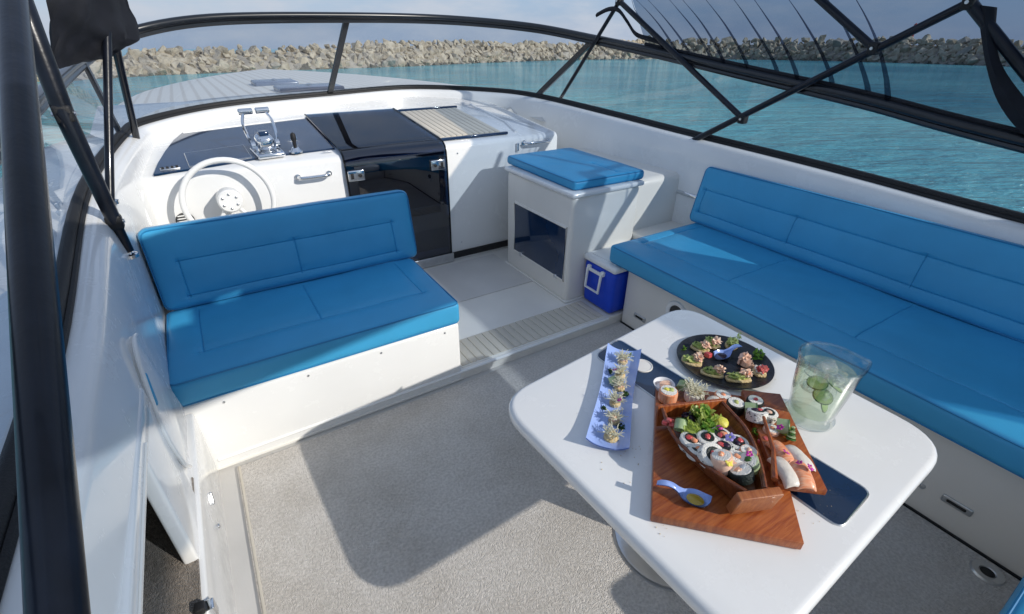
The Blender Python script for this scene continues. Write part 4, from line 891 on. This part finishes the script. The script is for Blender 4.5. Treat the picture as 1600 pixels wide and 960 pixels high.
for k in range(9):
    a = k*2.4; d = .042 if k % 3 else .016; o = part('ice_cube', xf(rbox(.036, .034, .032, .009, 3), (0, 0, 0), (rr.uniform(-.5, .5), rr.uniform(-.5, .5), rr.uniform(0, 3))), 'ice', None, (pb.x+d*math.cos(a), pb.y+d*math.sin(a), TT+.172+rr.uniform(0, .020)))
    tag(o, 'clear ice cube floating at the top of the pitcher', 'ice', 'ice cubes in the pitcher')
for k in range(6):
    a = k*1.9+.6; o = part('ice_cube', xf(rbox(.034, .032, .030, .009, 3), (0, 0, 0), (rr.uniform(-.6, .6), rr.uniform(-.6, .6), rr.uniform(0, 3))), 'ice', None, (pb.x+.036*math.cos(a), pb.y+.036*math.sin(a), TT+.115+.008*(k % 4)))
    tag(o, 'clear ice cube sunk in the middle of the pitcher', 'ice', 'ice cubes sunk in the pitcher')
for k, (a, d, z, e) in enumerate(((3.9, .034, .115, .40), (4.9, .026, .075, 1.15), (5.6, .036, .135, .55), (3.1, .034, .155, .30))):
    o = thing('cucumber_slice', ('cucumber slice low at the left inside the pitcher', 'cucumber slice near the bottom of the pitcher', 'cucumber slice at the right inside the pitcher', 'cucumber slice near the surface of the drink')[k], 'cucumber', (pb.x+d*math.cos(a), pb.y+d*math.sin(a), TT+z)); o.rotation_euler = (e, 0, a+1.57)
    part('flesh', lathe([(0, 0), (.027, 0), (.027, .003), (0, .003)], 24), 'cuke_slice', o); part('skin', tube([(.0278*math.cos(j*.2618), .0278*math.sin(j*.2618), .0015) for j in range(24)], .0019, 6, True), 'cucumber_skin', o)
# ================================================================ bimini top: frame, mesh side, canvas
bi = thing('bimini_top', 'black folding bimini with tube frame, mesh side and canvas roof', 'canopy')
def clampj(p, d=.045):
    part('joint', rbox(.055, .05, .06, .012, 3), 'black_rubber', bi, p); part('joint_pin', xf(lathe([(.008, -.034), (.008, .034)], 8), rot=(0, math.pi/2, 0)), 'steel', bi, p)
def footb(p):
    part('deck_foot', join(lathe([(.030, -.01), (.030, .004), (.016, .010)], 14), xf(rbox(.022, .03, .035, .006), (0, 0, .022))), 'chrome', bi, p)
xs = 3.06
J1, J2 = on(968, 2, 0, xs), on(1515, 4, 0, xs)
f1 = on(865, 172, 0, 3.02); f2 = on(1071, 226, 0, xs); k1 = on(1161, 186, 0, xs); k2 = on(1366, 76, 0, xs); t2 = on(1262, -18, 0, xs)
for a, b, r in ((f1, J1, .016), (J1, k1, .019), (f2, J2, .020), (k2, t2, .020)): part('strut', tube([a, a.lerp(b, .5), b], r, 12), 'black_tube', bi)
J2b = on(1640, 160, 0, 3.10)
part('strut', tube([J2, J2.lerp(J2b, .5), J2b], .024, 12), 'black_tube', bi)
for p in (J1, J2, k1, k2): clampj(p)
for p in (f1, f2): footb(p-Vector((0, 0, .015)))
# port frame
pj = Vector((-.42, 2.9, 1.88)); pf = on(200, 392, 0, -.37); pm_ = on(100, 178, 0, -.375); ptop = on(28, -10, 0, -.38)
part('strut', tube([pf, pf.lerp(pm_, .55)], .021, 14), 'black_tube', bi); part('strut', tube([pf.lerp(pm_, .22), pm_, ptop], [.026, .031, .034], 14), 'black_tube', bi)
clampj(pf.lerp(pm_, .24)); clampj(pm_); footb(pf-Vector((0, 0, .02)))
a, b = on(172, 312, 0, -.40), on(166, -6, 1, 3.1); part('strut', tube([a, a.lerp(b, .5), b], .017, 12), 'black_tube', bi); footb(a-Vector((0, 0, .01)))
a, b = on(221, 250, 0, -.35), on(180, 70, 1, 3.3); part('strut', tube([a, a.lerp(b, .5), b], .019, 12), 'black_tube', bi); footb(a-Vector((0, 0, .01)))
a, b = on(98, 1060, 0, -.30), on(16, -40, 0, -.30); part('padded_strut', tube([a, a.lerp(b, .3), a.lerp(b, .6), b], [.030, .031, .031, .030], 18), 'black_tube', bi)
# furled canvas bundle, port
def bundle(u, v):
    q = [on(96, -30, 1, 2.9), on(178, -30, 1, 3.1), on(206, 62, 1, 3.2), on(160, 92, 1, 3.1), on(98, 102, 1, 2.9)]
    return q
q = bundle(0, 0); V = [];
c0 = sum(q, Vector())/5
for s in (-1, 1):
    for p in q: V.append(p+Vector((.03*s, .10*s, 0)))
    V.append(c0+Vector((.04*s, .17*s, 0)))
F = []
for i in range(5): F += [(i, (i+1) % 5, 5), (6+i, 11, 6+(i+1) % 5), (i, 6+i, 6+(i+1) % 5, (i+1) % 5)]
bo = part('furled_canvas', (V, F), 'black_canvas', bi); md = bo.modifiers.new('s', 'SUBSURF'); md.levels = md.render_levels = 3; md.subdivision_type = 'SIMPLE'
tx = bpy.data.textures.new('folds', 'CLOUDS'); tx.noise_scale = .12; dm = bo.modifiers.new('d', 'DISPLACE'); dm.texture = tx; dm.strength = .06
# mesh side curtain, starboard: from the rail up to the roof
TOPZ = 2.04; i0 = 10*NS+7; idx = list(range(i0, len(CT))); YT = on(986, 0, 0, 3.09).y; RX = 2.78
def curtain(a, b):
    f = a*(len(idx)-1); i = min(int(f), len(idx)-2); p = CT[idx[i]].lerp(CT[idx[i+1]], f-i)
    up = Vector((3.09, p.y+(YT-CT[idx[0]].y)*(1-a)**2, 1.99)); e = Vector((RX, up.y, TOPZ))
    q = (p+Vector((.01, 0, .01))).lerp(up, b/.8) if b < .8 else up.lerp(e, (b-.8)/.2)
    w = math.sin(a*41+b*6)*.010*math.exp(-((b-.12)/.22)**2)+.008*noise.noise(Vector((a*16, b*3, 0)))
    return q+Vector((w, 0, 0))
part('mesh_curtain', grid(curtain, 90, 16), 'mesh_fabric', bi)
part('curtain_hem', tube([CT[i]+Vector((0, 0, .032)) for i in idx], .011, 8), 'black_canvas', bi)
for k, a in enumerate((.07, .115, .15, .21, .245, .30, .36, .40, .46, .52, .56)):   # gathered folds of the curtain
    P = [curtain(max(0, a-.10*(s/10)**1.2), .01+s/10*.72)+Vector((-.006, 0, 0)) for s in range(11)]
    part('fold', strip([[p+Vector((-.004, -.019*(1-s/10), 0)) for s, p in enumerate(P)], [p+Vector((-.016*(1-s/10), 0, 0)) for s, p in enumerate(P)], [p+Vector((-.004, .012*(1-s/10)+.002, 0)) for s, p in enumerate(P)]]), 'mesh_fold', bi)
# hanging strap curtain at the aft joint
sp_ = [on(1530, 8, 0, 3.08), on(1536, 60, 0, 3.08), on(1545, 110, 0, 3.08), on(1562, 160, 0, 3.08), on(1596, 205, 0, 3.08), on(1650, 243, 0, 3.08)]
sq_ = [on(1561, 12, 0, 3.09), on(1559, 60, 0, 3.09), on(1570, 105, 0, 3.09), on(1610, 160, 0, 3.09), on(1650, 200, 0, 3.09), on(1700, 238, 0, 3.09)]
A, B = cr(sp_, 5), cr(sq_, 5); part('rolled_flap', strip([[p+Vector((-.02, 0, 0)) for p in A], [(p+q)*.5+Vector((-.045, 0, 0)) for p, q in zip(A, B)], [q+Vector((-.02, 0, 0)) for q in B], [(p+q)*.5+Vector((.015, 0, 0)) for p, q in zip(A, B)], [p+Vector((-.02, 0, 0)) for p in A]]), 'black_canvas', bi)
# loose strap at the forward joint
P = cr([on(932, 24, 0, 3.04), on(950, 15, 0, 3.04), on(966, 16, 0, 3.04), on(980, 34, 0, 3.04), on(994, 54, 0, 3.05), on(1018, 62, 0, 3.06), on(1040, 70, 0, 3.07)], 5)
part('strap', strip([[p+Vector((0, 0, .016)) for p in P], [p+Vector((-.012, 0, 0)) for p in P], [p-Vector((0, 0, .016)) for p in P]]), 'black_canvas', bi)
# unseen canvas roof above the camera, outline shaped to shade the cockpit, with bows
def roof(a, b):
    x = -.46+(RX+.46)*a; ya = -.62+.45*max(0, a-.55)/.45; yf = .80+.30*min(1, max(0, (a-.35)/.3)); y = ya+(yf-ya)*b
    return Vector((x, y, TOPZ+.10*(1-(2*a-1)**2)+.01*math.sin(b*9)))
V, F = grid(roof, 30, 28); F = [f for k, f in enumerate(F) if (k//28, k % 28) not in ((15, 12), (15, 13), (15, 14), (14, 13), (14, 12), (17, 14))]; n = len(V)  # added holes that let sun patches onto the helm bench
part('canvas_roof', (V+[v+Vector((0, 0, .006)) for v in V], F+[tuple(i+n for i in f[::-1]) for f in F]), 'roof_canvas', bi)
def aft_shade(a, b):
    p = roof(a*.53, 0); return Vector((p.x, p.y-1.5*b, p.z-.02*b+.006*math.sin(a*9+b*5)))
part('added_shade_mesh', grid(aft_shade, 16, 12), 'mesh_fabric', bi)  # added unseen mesh that half shades the port wall
part('bow', tube([aft_shade(i/12, 1)+Vector((0, 0, -.014)) for i in range(13)], .016, 10), 'black_tube', bi)  # bow along the edge of the added shade mesh
for b in (0, 1): part('bow', tube([roof(i/20, b)+Vector((0, 0, -.014)) for i in range(21)], .016, 10), 'black_tube', bi)
# added unseen screen that keeps sun off the starboard bench
def aftside(a, b):
    z = .97+1.05*b; ym = .49+.13*(z-.97)/.39 if z < 1.36 else .62+.20*(z-1.36)/.5
    return Vector((3.175-.06*b+.006*math.sin(a*20+b*7), -1.3+a*(ym+1.3), z))
part('added_sun_screen', grid(aftside, 14, 12), 'black_canvas', bi)
